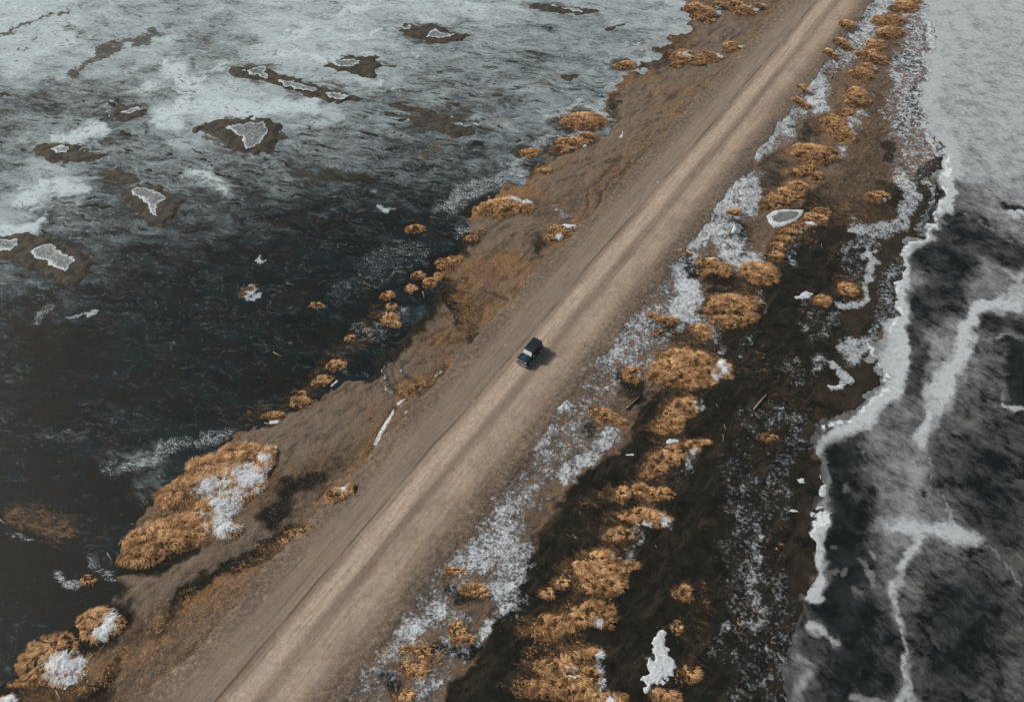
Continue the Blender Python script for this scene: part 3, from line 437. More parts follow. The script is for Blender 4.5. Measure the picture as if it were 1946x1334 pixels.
def mat_road():
    t = NT('road'); al = t.mapping((.05, 1, 1), -ROAD_ANG)
    c, n2, n3 = gravel(t, al)
    L = t.attr('lat')
    wob = t.math('ADD', L, t.math('MULTIPLY', t.math('SUBTRACT', t.noise(.35, 3, vec=t.mapping((.12, .3, 1), -ROAD_ANG)), .5), 1.2))
    streak = t.noise(2.6, 6, .65, vec=al); streak2 = t.noise(.9, 3, .5, vec=al)
    dust = t.mix(t.rng(t.math('MULTIPLY_ADD', streak, .5, t.math('MULTIPLY', n2, .5)), .38, .62), (.37, .28, .215), (.51, .395, .305))
    band = t.math('MULTIPLY', t.rng(wob, -1.7, -.4), t.rng(wob, 1.7, .5))
    band2 = t.math('MULTIPLY', t.math('MULTIPLY', t.rng(wob, 2.0, 3.2), t.rng(wob, 7.4, 4.2)), t.rng(t.noise(.2, 3), .35, .6, .35, .7))
    mid = t.mix(t.rng(streak2, .35, .65), (.225, .164, .120), (.315, .235, .174))
    core = t.math('MULTIPLY', t.rng(wob, -7.6, -3.4), t.rng(wob, 8.0, 4.0))
    c = t.mix(t.math('MULTIPLY', core, .8), c, mid)
    c = t.mix(t.math('MULTIPLY', t.math('MAXIMUM', band, band2), t.rng(n3, .2, .8, .75, 1)), c, dust)
    left = t.math('MULTIPLY', t.rng(wob, -6.6, -4.4), t.rng(wob, -1.5, -2.4))
    c = t.mix(t.math('MULTIPLY', left, t.rng(streak, .38, .6, .15, .65)), c, (.215, .172, .137))
    # dark lines left by tyres
    ln = t.noise(6, 3, .5, vec=t.mapping((.02, 1, 1), -ROAD_ANG))
    c = t.mix(t.math('MULTIPLY', t.rng(ln, .56, .66, 0, .45), t.rng(L, 2.5, -1)), c, (.10, .072, .05))
    rut = t.math('MULTIPLY', t.rng(wob, -2.15, -1.95), t.rng(wob, -1.70, -1.86))
    c = t.mix(t.math('MULTIPLY', rut, t.rng(t.noise(.15, 3), .4, .6, .2, .75)), c, (.085, .058, .04))
    bl = t.math('MULTIPLY', t.math('MULTIPLY', t.rng(wob, 1.0, 1.8), t.rng(wob, 3.4, 2.2)), t.rng(t.noise(.35, 6, .7), .46, .64, 0, .35))
    c = t.mix(bl, c, (.125, .096, .072))
    ph = t.math('MULTIPLY', t.rng(t.vor(.55, vec=warp(t, .8, 1.5)), .22, .10), t.rng(t.noise(.22, 3), .52, .60)); c = t.mix(t.math('MULTIPLY', ph, .55), c, (.36, .31, .26))
    c = t.mix(t.rng(t.noise(2.2, 8, .84), .50, .66, 0, .6), c, (.125, .092, .067))
    gr = t.noise(14, 3, .8); c = t.mix(1, c, t.mix(t.rng(gr, .25, .75), (.62, .62, .62), (1.32, 1.32, 1.32)), 'MULTIPLY')
    h = t.math('ADD', t.math('MULTIPLY', streak, .8), t.math('MULTIPLY', n3, .35))
    return t.out(c, .95, .1, t.bump(h, .8, .12))
def mat_ice(dark, f0, f1, lo, hi, gain, ang=12):
    t = NT('ice'); wp = warp(t, 5, .16); W = t.mapping((.55, 1.25, 1), R(ang), src=wp)
    sw = t.noise(.22, 10, .74, .6, vec=W); f2 = t.noise(1.3, 9, .80, .15, vec=W); f3 = t.noise(7, 5, .82); rip = t.noise(2.2, 7, .78, .2, vec=t.mapping((.55, 1.7, 1), R(25)))
    deep = t.mix(t.rng(sw, .38, .64), (.0025, .0045, .0050), dark)
    deep = t.mix(t.rng(rip, .48, .72, 0, .3), deep, (.015, .026, .028))
    br = t.rng(t.noise(.16, 5, .65, .5), .46, .62); deep = t.mix(t.math('MULTIPLY', br, t.rng(f2, .42, .62, .2, .9)), deep, (.012, .0095, .006))
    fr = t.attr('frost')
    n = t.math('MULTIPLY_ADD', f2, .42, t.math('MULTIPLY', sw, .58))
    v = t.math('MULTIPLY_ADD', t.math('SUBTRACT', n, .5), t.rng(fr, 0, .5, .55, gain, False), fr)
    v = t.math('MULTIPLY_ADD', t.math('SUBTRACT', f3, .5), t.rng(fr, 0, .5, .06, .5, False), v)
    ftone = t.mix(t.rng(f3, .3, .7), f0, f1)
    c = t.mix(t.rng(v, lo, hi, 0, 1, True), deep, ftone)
    vein = t.math('ABSOLUTE', t.math('SUBTRACT', t.noise(.33, 6, .6, .8, vec=W), .5))
    c = t.mix(t.math('MULTIPLY', t.rng(vein, .016, .002), t.math('MULTIPLY', t.rng(f2, .45, .6), t.rng(fr, .05, .4, .15, .55))), c, (.52, .56, .58))
    mn = t.math('MULTIPLY_ADD', t.math('MULTIPLY_ADD', f3, .4, t.math('MULTIPLY', f2, .6)), .55, t.math('MULTIPLY', t.noise(.6, 9, .76, .6, vec=t.mapping((.38, 1.7, 1), R(14), src=wp)), .45))
    st_ = t.noise(1.1, 8, .78, .5, vec=t.mapping((.35, 2.0, 1), R(16), src=wp))
    c = t.mix(t.math('MULTIPLY', t.rng(st_, .565, .63), t.math('MULTIPLY', t.rng(fr, .08, .32, .03, .6), t.rng(fr, .75, .45))), c, (.36, .42, .42))
    c = t.mix(t.math('MULTIPLY', t.rng(st_, .44, .38), t.math('MULTIPLY', t.rng(fr, .02, .2), t.rng(fr, .6, .3, .15, .8))), c, (.018, .017, .013))
    c = t.mix(t.math('MULTIPLY', t.thr(t.attr('crisp'), t.math('MULTIPLY_ADD', f3, .4, t.math('MULTIPLY', f2, .6)), 3.0, .14), .8), c, t.mix(t.rng(f3, .35, .65), (.42, .48, .49), (.62, .68, .69)))
    alm = t.noise(.62, 2.5, .5, .4, vec=t.mapping((.42, 1.75, 1), R(14), src=wp))
    c = t.mix(t.math('MULTIPLY', t.rng(alm, .60, .64), t.math('MULTIPLY', t.rng(fr, .05, .18), t.rng(fr, .5, .35))), c, (.014, .013, .010))
    mud = t.thr(t.attr('mud'), mn, 3.2, .05, .60)
    c = t.mix(t.math('MULTIPLY', mud, t.rng(f3, .3, .7, .75, 1)), c, t.mix(t.rng(f2, .35, .65), t.mix(t.rng(fr, .04, .25), (.0030, .0032, .0026), (.008, .0075, .0055)), t.mix(t.rng(fr, .04, .5), (.010, .0085, .006), (.085, .065, .043))))  # mud pales with the frost values, so far haze is partly in its colour
    fleck = t.math('MULTIPLY', t.rng(f2, .52, .58), t.math('MULTIPLY', t.rng(fr, .2, .5), t.rng(sw, .45, .55, 0, .85))); c = t.mix(fleck, c, (.12, .10, .08))
    reed = t.thr(t.attr('reed'), t.math('MULTIPLY_ADD', f3, .4, t.math('MULTIPLY', f2, .6)), 2.8, .16, .64)
    c = t.mix(reed, c, t.mix(f3, (.07, .042, .02), (.24, .135, .06)))
    wh = t.thr(t.attr('white'), t.math('MULTIPLY_ADD', t.noise(4.5, 7, .82), .6, t.math('MULTIPLY', f2, .4)), 3.0, .10, .565)
    c = t.mix(t.math('MULTIPLY', wh, .8), c, (.46, .49, .50))
    fl = t.rng(t.math('MULTIPLY', t.noise(3.5, 3, .6), t.noise(.5, 3, .6)), .405, .44)
    c = t.mix(t.math('MULTIPLY', fl, .35), c, (.16, .18, .185))
    rough = t.rng(v, 0, .7, .5, .9, False)
    h = t.math('ADD', t.math('MULTIPLY', rip, .6), t.math('MULTIPLY', f3, .3))
    return t.out(c, rough, .045, t.bump(h, .45, .08))
def mat_ice_right():
    t = NT('grey_ice'); wp = warp(t, 3, .22)
    n1 = t.noise(.30, 10, .70, 0, vec=wp); n2 = t.noise(1.6, 9, .78); sp = t.noise(7, 5, .85); dg = t.noise(1.2, 8, .74, 0, vec=t.mapping((.55, 1.35, 1), R(48), src=wp))
    fr = t.attr('frost')
    deep = t.mix(t.rng(n1, .4, .62), (.004, .006, .006), (.018, .022, .022)); deep = t.mix(t.rng(n2, .52, .7, 0, .7), deep, (.035, .037, .033))
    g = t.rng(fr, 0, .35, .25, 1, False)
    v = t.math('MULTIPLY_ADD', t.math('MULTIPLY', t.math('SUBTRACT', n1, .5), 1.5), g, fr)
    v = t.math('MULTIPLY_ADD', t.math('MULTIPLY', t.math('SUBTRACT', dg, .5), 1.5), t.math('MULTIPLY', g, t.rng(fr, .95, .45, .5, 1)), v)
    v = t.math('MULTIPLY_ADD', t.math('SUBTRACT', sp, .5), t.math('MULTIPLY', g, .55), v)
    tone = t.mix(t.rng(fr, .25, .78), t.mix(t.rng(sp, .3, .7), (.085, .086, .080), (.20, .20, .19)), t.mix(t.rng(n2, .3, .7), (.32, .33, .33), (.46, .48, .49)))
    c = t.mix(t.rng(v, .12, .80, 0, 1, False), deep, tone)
    c = t.mix(t.math('MULTIPLY', t.thr(t.attr('crisp'), t.math('MULTIPLY_ADD', sp, .45, t.math('MULTIPLY', n2, .55)), 2.4, .16), .85), c, t.mix(t.math('MULTIPLY', t.rng(fr, .15, .7), t.rng(n2, .3, .6, .6, 1)), (.11, .115, .11), (.48, .505, .51)))
    fl = t.math('MULTIPLY', t.rng(n2, .40, .33), t.rng(fr, .2, .5)); c = t.mix(t.math('MULTIPLY', fl, .6), c, (.07, .065, .055))
    wh = t.thr(t.attr('white'), t.math('MULTIPLY_ADD', sp, .5, t.math('MULTIPLY', n2, .5)), 3.0, .12, .60); c = t.mix(wh, c, SNOWC)
    md_ = t.thr(t.attr('mud'), n2, 3, .1, .6); c = t.mix(md_, c, (.03, .022, .014))
    return t.out(c, .8, .045, t.bump(t.math('ADD', n2, sp), .4, .06))
M_GROUND, M_ROAD, M_ICE = mat_ground(), mat_road(), mat_ice((.007, .0135, .0155), (.355, .42, .43), (.60, .675, .69), .07, .88, 2.7)
M_ICE2 = mat_ice_right()
# ------------------------------------------------------------------ ground, water, road
def spread(a, b, st, far=6000):
    core = np.arange(a, b, st); e = np.geomspace(3, far, 14)
    return np.concatenate([(core[0]-e)[::-1], core, core[-1]+e])
def sheet(name, xs, ys, zf, chans, mat, extra=None):
    X, Y = np.meshgrid(xs, ys); X = X.ravel(); Y = Y.ravel(); Z = zf(X, Y)
    u, v = project(X, Y, Z); at = {k: sample(k, u, v) for k in chans}
    o = quads(name, np.stack([X, Y, Z], 1), grid_q(len(xs), len(ys)), mat, attrs=at); return o, X, Y, Z
gxs, gys = spread(-128, 136, .27), spread(16, 190, .27)
go, X_, Y_, Z_ = sheet('ground', gxs, gys, height, ('wet', 'straw', 'snow', 'choc', 'pale', 'rut'), M_GROUND)
tag(go, 'brown gravel and black marsh causeway land between two frozen lagoons', 'ground', kind='structure')
ZG = Z_.reshape(len(gys), len(gxs))
def gz(x, y):
    x = np.atleast_1d(np.asarray(x, float)); y = np.atleast_1d(np.asarray(y, float))
    i = np.clip(np.searchsorted(gxs, x)-1, 0, len(gxs)-2); j = np.clip(np.searchsorted(gys, y)-1, 0, len(gys)-2)
    a = np.clip((x-gxs[i])/(gxs[i+1]-gxs[i]), 0, 1); b = np.clip((y-gys[j])/(gys[j+1]-gys[j]), 0, 1)
    return (ZG[j, i]*(1-a)+ZG[j, i+1]*a)*(1-b) + (ZG[j+1, i]*(1-a)+ZG[j+1, i+1]*a)*b
def place(u, v, h=0.0):
    """ground point seen at a photo position; h = height of the spot above the ground"""
    z = .2
    for _ in range(4):
        x, y = ground_pt(u, v, z+h); z = float(max(gz(x, y)[0], 0))
    return x, y, z
lx = np.concatenate([-128-np.geomspace(3, 6000, 14)[::-1], np.arange(-128, 62, .4)])
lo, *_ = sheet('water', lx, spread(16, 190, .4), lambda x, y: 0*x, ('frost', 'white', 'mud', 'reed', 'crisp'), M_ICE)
tag(lo, 'dark frozen lagoon with frost clouds left of the road', 'lagoon', kind='structure')
rx = np.concatenate([np.arange(22, 136, .4), 136+np.geomspace(3, 6000, 14)])
def right_z(x, y):
    return 0*x
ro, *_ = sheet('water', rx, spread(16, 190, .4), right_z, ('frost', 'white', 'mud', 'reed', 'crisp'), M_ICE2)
# keep only what lies right of the road, so the two sheets never share ground
tag(ro, 'grey and white frozen lagoon right of the marsh', 'lagoon', kind='structure')
def trim(o, right):
    me = o.data; n = len(me.vertices); co = np.empty(n*3, np.float32); me.vertices.foreach_get('co', co); co = co.reshape(-1, 3)
    t = lat(co[:, 0], co[:, 1]); keep = (t > 3) if right else (t < -1)
    lp = np.empty(len(me.loops), np.int32); me.loops.foreach_get('vertex_index', lp); Q = lp.reshape(-1, 4); Q = Q[keep[Q].all(1)]
    at = {}
    for a in ('frost', 'white', 'mud', 'reed', 'crisp'):
        b = np.empty(n, np.float32); me.attributes[a].data.foreach_get('value', b); at[a] = b
    V, Q, at = compact(co, Q, at)
    nm = bpy.data.meshes.new('water'); old = me
    tmp = quads('water_tmp', V, Q, M_ICE2 if right else M_ICE, attrs=at); o.data = tmp.data; bpy.data.objects.remove(tmp); bpy.data.meshes.remove(old); bpy.data.meshes.remove(nm)
trim(lo, False); trim(ro, True)
# road strip
s = np.arange(-40, 260, .5); l = np.arange(RL-.4, RR+.41, .4)
Sg, Lg = np.meshgrid(s, l); edge = (fbm(Sg, 0*Sg, .3, 2)-.5)*2.2
Lw = Lg + edge*np.clip((np.abs(Lg-.4)-6)/2.0, 0, 1)
X = pA[0]+RD[0]*Sg+RN[0]*Lw; Y = pA[1]+RD[1]*Sg+RN[1]*Lw
Z = gz(X.ravel(), Y.ravel()) + .03 + .05*np.clip(1-np.abs(Lw.ravel())/8, 0, 1)
e = (np.abs(Lg-RL+.4) < .01) | (np.abs(Lg-l[-1]) < .01); Z = Z - .12*e.ravel()
road = quads('road', np.stack([X.ravel(), Y.ravel(), Z], 1), grid_q(len(s), len(l)), M_ROAD, attrs={'lat': Lw.ravel()})
tag(road, 'straight pale brown gravel road running diagonally between the lagoons', 'road', kind='structure')
# ------------------------------------------------------------------ grass mounds
def mat_blade():
    t = NT('dry_grass'); a = t.attr('tint')
    c = t.mix(t.rng(a, 0, .55, 0, 1, False), (.075, .040, .019), (.42, .215, .086)); c = t.mix(t.rng(a, .55, 1, 0, 1, False), c, (.80, .50, .255))
    t.b.inputs['Subsurface Weight'].default_value = 0
    c = t.mix(t.rng(t.attr('snow'), .45, .55), c, SNOWC)
    return t.out(c, .8, .2)
def mat_soil():
    t = NT('mound_thatch'); n = t.noise(3, 8, .75); n2 = t.noise(9, 4, .7)
    c = t.mix(t.rng(n, .38, .62), (.022, .014, .007), (.12, .062, .024)); c = t.mix(t.rng(n2, .35, .65), t.mix(1, c, (.5, .5, .5), 'MULTIPLY'), c)
    c = t.mix(t.thr(t.attr('snow'), t.noise(2.5, 7, .8), 2.4, .1), c, SNOWC)
    return t.out(c, .95, .1, t.bump(n2, .8, .1))
def mat_snow():
    t = NT('snow'); n = t.noise(5, 6, .7)
    c = t.mix(t.rng(n, .35, .65), (.40, .42, .43), (.62, .64, .65)); n2 = t.noise(3.5, 8, .82); return t.out(t.mix(t.rng(n2, .55, .60), c, (.10, .075, .052)), .85, .2, t.bump(n2, .8, .08))
M_BLADE, M_SOIL, M_SNOW = mat_blade(), mat_soil(), mat_snow()
def blades(P, D, L, Wd, name, parent, up=None, mat=None, snow=None):
    """bent tapering strips: P root, D unit lean direction on the ground, L length, Wd width"""
    n = len(P); up = rng.uniform(.08, .5, n) if up is None else up
    side = np.stack([-D[:, 1], D[:, 0], 0*L], 1)*Wd[:, None]/2
    d3 = np.stack([D[:, 0], D[:, 1], 0*L], 1); z = np.array([0, 0, 1.])
    mid = P + (d3*.45 + z*(up*.55)[:, None])*L[:, None]
    tip = P + (d3*.95 + z*(up*.45)[:, None] + side/Wd[:, None]*rng.uniform(-.6, .6, n)[:, None])*L[:, None]
    V = np.stack([P-side-z*.05, P+side-z*.05, mid+side*.8, mid-side*.8, tip], 1).reshape(-1, 3)
    b = (np.arange(n)*5)[:, None]
    loops = (b + np.array([[0, 1, 2, 3, 3, 2, 4]])).ravel(); st = (np.arange(n)*7)[:, None] + np.array([[0, 4]])
    tint = np.clip(rng.normal(.50, .22, n) + (vn(P[:, 0], P[:, 1], .8, 3)-.5)*.5 + (vn(P[:, 0], P[:, 1], 2.6, 5)-.5)*.7, 0, 1)
    return mesh_from(name, V, loops, st.ravel(), mat or M_BLADE, parent, attrs={'tint': np.repeat(tint, 5), 'snow': np.repeat(0*tint if snow is None else snow, 5)})
class Cell:
    p = None
    def top(s):
        while s.p is not None: s = s.p
        return s
    def join(s, b):
        s, b = s.top(), b.top()
        if s is not b: s.p = b
    def __hash__(s): return id(s)
def mound(label, E, H=.9, dens=1.0, snow=(), group=None, ragged=.42, name='grass_mound', cat='grass mound'):
    els = []
    for (u, v, rx, ry) in E:
        x, y, z = place(u, v, H*.45); s_ = pxm(v); b = (667-v)/F; dep = math.atan2(SP-b*CP, CP+b*SP)
        els.append((x, y, rx/s_, max(ry/s_-.28*H, ry/s_*.5)/math.sin(dep)))
    cx = sum(e[0] for e in els)/len(els); cy = sum(e[1] for e in els)/len(els)
    x0 = min(e[0]-e[2] for e in els)-.8; x1 = max(e[0]+e[2] for e in els)+.8; y0 = min(e[1]-e[3] for e in els)-.8; y1 = max(e[1]+e[3] for e in els)+.8
    amin = min(min(e[2], e[3]) for e in els); H = min(H*.85, amin*.6)
    def g(x, y):
        a = 0
        for ex, ey, ax, ay in els: a = a + np.exp(6*(1-np.sqrt(((x-ex)/ax)**2+((y-ey)/ay)**2)))
        f = np.log(a+1e-9)/6
        return f + ragged*(fbm(x, y, .55, 3, 4)-.5)*2*min(1, 1.6/amin+.35) + .12*(vn(x, y, 2.2, 7)-.5)
    if 'huge' in label or 'lens' in label or 'under the huge' in label: ragged = .16
    lump = (.35 if ragged < .2 else 1)*(1 if cy < 95 else .65)
    def hf(x, y):
        t = np.clip(g(x, y)/.75, 0, 1); return H*(1-(1-t)**2)*(.85+.5*(fbm(x, y, .7, 5, 3)-.5)) + lump*(.17*(vn(x, y, 1.5, 2)-.5) + .13*(vn(x, y, 3.1, 4)-.5))*np.clip(t*3, 0, 1)
    st = max(.14, max(x1-x0, y1-y0)/90)
    xs = np.arange(x0, x1, st); ys = np.arange(y0, y1, st); X, Y = np.meshgrid(xs, ys); X = X.ravel(); Y = Y.ravel()
    G = g(X, Y); gnd = np.maximum(gz(X, Y), 0); Z = gnd + hf(X, Y) - .06*(G < .05) - .02
    zc = float(max(gz(cx, cy)[0], 0)); root = empty(name, (cx, cy, zc)); tag(root, label, cat, group)
    off = np.array([cx, cy, zc])
    SE = [(place(u, v, H*.5), rx/pxm(v), ry/pxm(v)*1.25) for (u, v, rx, ry) in snow]
    def sk(x, y, am=1.9):
        k = -1+0*x
        for (e_, ax, ay) in SE: k = np.maximum(k, 1-np.sqrt(((x-e_[0])/ax)**2+((y-e_[1])/ay)**2))
        return k + (fbm(x, y, 2.2, 4, 5)-.5)*am*1.15
    Q = grid_q(len(xs), len(ys), G > -.08)
    V, Qc, at = compact(np.stack([X, Y, Z], 1)-off, Q, {'snow': np.clip(sk(X, Y, .8)+.25, 0, 1)})
    quads('thatch', V, Qc, M_SOIL, root, attrs=at)
    area = (G > 0).sum()*st*st; far = max(1, cy/70)
    n = int(min(area*150*dens/far, 42000)); 
    px_ = rng.uniform(x0, x1, n*6); py_ = rng.uniform(y0, y1, n*6)
    gg = g(px_, py_); ok = (gg > .02-.10*rng.random(n*6)) & (fbm(px_, py_, 2.1, 6, 3) > (.26 if lump < .5 else .35)+.10*rng.random(n*6)); px_ = px_[ok][:n]; py_ = py_[ok][:n]; n = len(px_)
    if n > 5:
        e = .35; hx = (g(px_+e, py_)-g(px_-e, py_)); hy = (g(px_, py_+e)-g(px_, py_-e)); m = np.hypot(hx, hy)+1e-6
        wx = (fbm(px_, py_, .3, 8, 2)-.5)*5; ang = rng.normal(0, .35, n)
        dx = -hx/m*.5 + .6 + wx*.4; dy = -hy/m*.5 - .5 + (fbm(px_, py_, .3, 2, 2)-.5)*2.6; m = np.hypot(dx, dy)+1e-6; dx /= m; dy /= m
        D = np.stack([dx*np.cos(ang)-dy*np.sin(ang), dx*np.sin(ang)+dy*np.cos(ang)], 1)
        Pz = np.maximum(gz(px_, py_), 0)+hf(px_, py_)
        sc = min(1, .45+amin*.25)
        L = rng.uniform(.4, 1.05, n)*sc; Wd = rng.uniform(.035, .075, n)*sc**.5*far**.5
        blades(np.stack([px_, py_, Pz], 1)-off, D, L, Wd, 'grass_blades', root, snow=(sk(px_, py_) + rng.normal(0, .25, n) > .25)*1.0)
    if snow and max(e_[1] for e_ in SE) > 1.5:
        st2 = st*.55; xs2 = np.arange(x0, x1, st2); ys2 = np.arange(y0, y1, st2); X2, Y2 = np.meshgrid(xs2, ys2); X2 = X2.ravel(); Y2 = Y2.ravel()
        k = sk(X2, Y2, 2.2) - .25
        Z2 = np.maximum(gz(X2, Y2), 0) + hf(X2, Y2) + .02 + .12*np.clip(k, 0, .5) + .14*(vn(X2, Y2, 3, 1)-.5)
        Q2 = grid_q(len(xs2), len(ys2), k > .12); lab = {}
        for q in Q2:                                # one part for each patch of snow that hangs together
            r_ = set(lab[a] for a in q.tolist() if a in lab); m_ = min(r_, key=id) if r_ else None
            if m_ is None: m_ = Cell()
            for a in r_: a.join(m_)
            m_ = m_.top()
            for a in q.tolist(): lab[a] = m_
        ids = np.array([id(lab[q[0]].top()) for q in Q2.tolist()]) if len(Q2) else np.zeros(0)
        for i_ in np.unique(ids):
            if (ids == i_).sum() > 30:
                V2, Q3, _ = compact(np.stack([X2, Y2, Z2], 1)-off, Q2[ids == i_]); quads('snow_cover', V2, Q3, M_SNOW, root)
    return root
for i, m in enumerate(MOUNDS):
    mound(*m[:6])
# ------------------------------------------------------------------ mud islets frozen into the left lagoon
def mat_islet():
    t = NT('islet_mud'); n = t.noise(2.2, 8, .75); n2 = t.noise(.7, 6, .6)
    c = t.mix(t.rng(n2, .35, .65), (.014, .012, .008), (.060, .045, .029)); c = t.mix(t.rng(n, .48, .7, 0, .5), c, (.12, .09, .06))
    return t.out(c, .85, .25, t.bump(n, .6, .08))
def mat_pan():
    t = NT('islet_ice'); n = t.noise(.9, 8, .72, 1); n2 = t.noise(3.2, 6, .75)
    e = t.attr('edge')
    c = t.mix(t.rng(n, .35, .65), (.09, .10, .10), (.27, .30, .305)); c = t.mix(t.thr(e, n2, 2.8, .12, .74), c, (.46, .50, .51))
    c = t.mix(t.rng(t.math('MULTIPLY_ADD', e, -.12, n2), .48, .56), c, (.07, .055, .035))
    return t.out(c, .6, .3, t.bump(n2, .4, .04))
M_ISLET, M_PAN = mat_islet(), mat_pan()
def poly_sdf(pts, X, Y):
    d = np.full(X.shape, 1e9); ins = np.zeros(X.shape, bool); P = list(pts)+[pts[0]]
    for (ax, ay), (bx, by) in zip(P[:-1], P[1:]):
        vx, vy = bx-ax, by-ay; t = np.clip(((X-ax)*vx+(Y-ay)*vy)/(vx*vx+vy*vy+1e-9), 0, 1)
        d = np.minimum(d, np.hypot(X-ax-t*vx, Y-ay-t*vy))
        if ay != by: ins ^= ((ay > Y) != (by > Y)) & (X < vx*(Y-ay)/(by-ay)+ax)
    return np.where(ins, d, -d)
def patch(name, pts, mat, base, H, soft=1.0, rag=.5, parent=None, off=(0, 0, 0), st=None, fr=1.0):
    W_ = [ground_pt(u, v, 0.1) for u, v in pts]; xs_ = [p[0] for p in W_]; ys_ = [p[1] for p in W_]
    ext = max(max(xs_)-min(xs_), max(ys_)-min(ys_)); st = st or max(.08, ext/130)
    xs = np.arange(min(xs_)-1, max(xs_)+1, st); ys = np.arange(min(ys_)-1, max(ys_)+1, st); X, Y = np.meshgrid(xs, ys); X = X.ravel(); Y = Y.ravel()
    d = poly_sdf(W_, X, Y) + (fbm(X, Y, fr, 4, 5)-.5)*2*rag
    b = np.maximum(gz(X, Y), 0) + base
    Z = b + H*ss(0, soft, d)*(1+.6*(fbm(X, Y, .8, 2, 3)-.5)) - (.05)*(d < 0)
    Q = grid_q(len(xs), len(ys), d > -st*.9)
    if not len(Q): return None
    V, Q, at = compact(np.stack([X, Y, Z], 1)-np.array(off), Q, {'edge': 1-ss(.1, 1.1*soft+.3, d)})
    return quads(name, V, Q, mat, parent, attrs=at)
def islet(label, outer, pans, H=.28, cat='mud islet'):
    c = [ground_pt(u, v) for u, v in outer]; cx = sum(p[0] for p in c)/len(c); cy = sum(p[1] for p in c)/len(c)
    root = empty('mud_islet', (cx, cy, 0)); tag(root, label, cat, 'mud islets in the frozen lagoon')
    patch('mud', outer, M_ISLET, -.02, H, 1.6, 1.5, root, (cx, cy, 0), fr=.5)
    for p in pans: patch('ice_pan', p, M_PAN, H+.06, .05, .5, .9, root, (cx, cy, 0), fr=.9)
islet('almond shaped mud islet with pale ice centre and a tail to the right', [(60,285),(85,272),(125,270),(165,283),(205,293),(180,305),(140,313),(100,308),(70,298)], [[(92,286),(112,279),(130,281),(128,292),(108,291)]])
islet('small ring of mud round a long white pan, between two frost clouds', [(202,208),(232,196),(262,195),(282,205),(275,222),(248,229),(215,224)], [[(230,215),(262,203),(270,208),(245,221)]], .25)
islet('large hooked mud islet wrapped round a grey triangular pan', [(355,242),(400,230),(450,222),(505,222),(535,238),(542,262),(515,290),(480,297),(440,288),(410,265),(380,252)], [[(425,245),(465,236),(500,236),(512,252),(495,276),(470,285),(458,262)]], .35)
islet('thin mud ridge island with a white pan at each end and one in the middle', [(440,125),(490,125),(530,138),(600,158),(660,172),(690,190),(650,196),(600,188),(540,170),(500,155),(460,150),(430,142)], [[(462,136),(500,128),(508,150),(490,146)],[(532,155),(560,157),(608,172),(600,177),(545,166)],[(615,178),(668,183),(655,192),(630,188)]], .28)
islet('arrow shaped mud islet with an oval white pan', [(610,125),(640,110),(690,104),(728,106),(715,116),(750,126),(712,130),(722,140),(715,152),(680,145),(645,138)], [[(634,118),(655,113),(688,116),(685,124),(660,129),(640,126)]], .28)
islet('farthest mud islet, kite shaped with a small triangular pan', [(745,60),(775,45),(820,44),(858,58),(905,66),(870,80),(815,84),(790,74)], [[(808,72),(825,58),(860,68),(840,75)],[(760,57),(778,50),(780,56)]], .25)
islet('pear shaped mud islet with a broken white triangle inside', [(212,365),(262,350),(310,355),(348,380),(340,410),(310,432),(282,432),(255,400),(230,382)], [[(248,364),(275,358),(318,378),(300,390),(298,412),(285,408),(276,385)]], .3)
islet('biggest mud islet at the left edge with a bright angular ring of ice', [(-30,445),(30,440),(100,450),(150,470),(182,500),(170,535),(130,545),(80,525),(40,500),(-30,480)], [[(57,478),(95,466),(150,498),(125,516),(90,502),(66,494)],[(-20,460),(20,457),(42,466),(20,478),(-20,478)]], .35)
islet('flat wedge of dark mud left of the pear shaped islet, nearly sunk in the ice', [(190,340),(225,310),(248,330),(270,345),(225,350)], [], .15)
islet('long dark mud bar, upper one of two split by a white line', [(720,190),(760,196),(820,208),(870,222),(915,228),(915,236),(860,232),(800,218),(740,206)], [], .22)
islet('long dark mud bar with a pointed lower tip, lower one of two', [(720,208),(780,216),(840,232),(900,242),(895,256),(855,262),(830,248),(780,230),(730,220)], [], .22)
islet('slim brown mud bar at the top edge with a white curl', [(990,10),(1040,6),(1100,12),(1150,20),(1120,30),(1060,24),(1010,18)], [[(1050,12),(1095,18),(1110,24),(1090,22)]], .2)
islet('short brown mud bar near the far shore with a frosty underside', [(1145,54),(1165,46),(1185,46),(1175,55),(1150,60)], [], .2)
islet('fat comma of mud on the ice near the far lagoon corner', [(1060,140),(1100,142),(1085,155),(1065,150)], [], .2)
# ------------------------------------------------------------------ snow lying by itself
def snow_patch(label, pts, H=.10, rag=.35, name='snow_patch', grp='separate snow patches'):
    c = [ground_pt(u, v) for u, v in pts]; cx = sum(p[0] for p in c)/len(c); cy = sum(p[1] for p in c)/len(c)
    o = patch(name, pts, M_SNOW, -.01, H*.8, .45, max(rag, .22), None, (cx, cy, 0), st=.09, fr=1.6)
    if o: o.location = (cx, cy, 0); tag(o, label, 'snow patch', grp)
snow_patch('large white snow triangle with frayed edges lying in the black marsh near the bottom', [(1250,1195),(1262,1205),(1275,1240),(1282,1258),(1284,1282),(1260,1300),(1226,1316),(1222,1290),(1236,1262),(1238,1236)], .16, .9)
snow_patch('scrap of white ice above the wing shaped mound', [(1264,840),(1272,833),(1292,834),(1290,840),(1266,846)])
snow_patch('small white scrap left of the wing shaped mound', [(1189,864),(1206,862),(1204,866)])
snow_patch('bright white snow patch near the lone orange button tuft', [(1506,565),(1522,558),(1530,551),(1546,558),(1540,566),(1515,570)], .12)
snow_patch('upper streak of snow in the old rut left of the road', [(752,770),(770,755),(773,760),(757,776)], .06, .15)
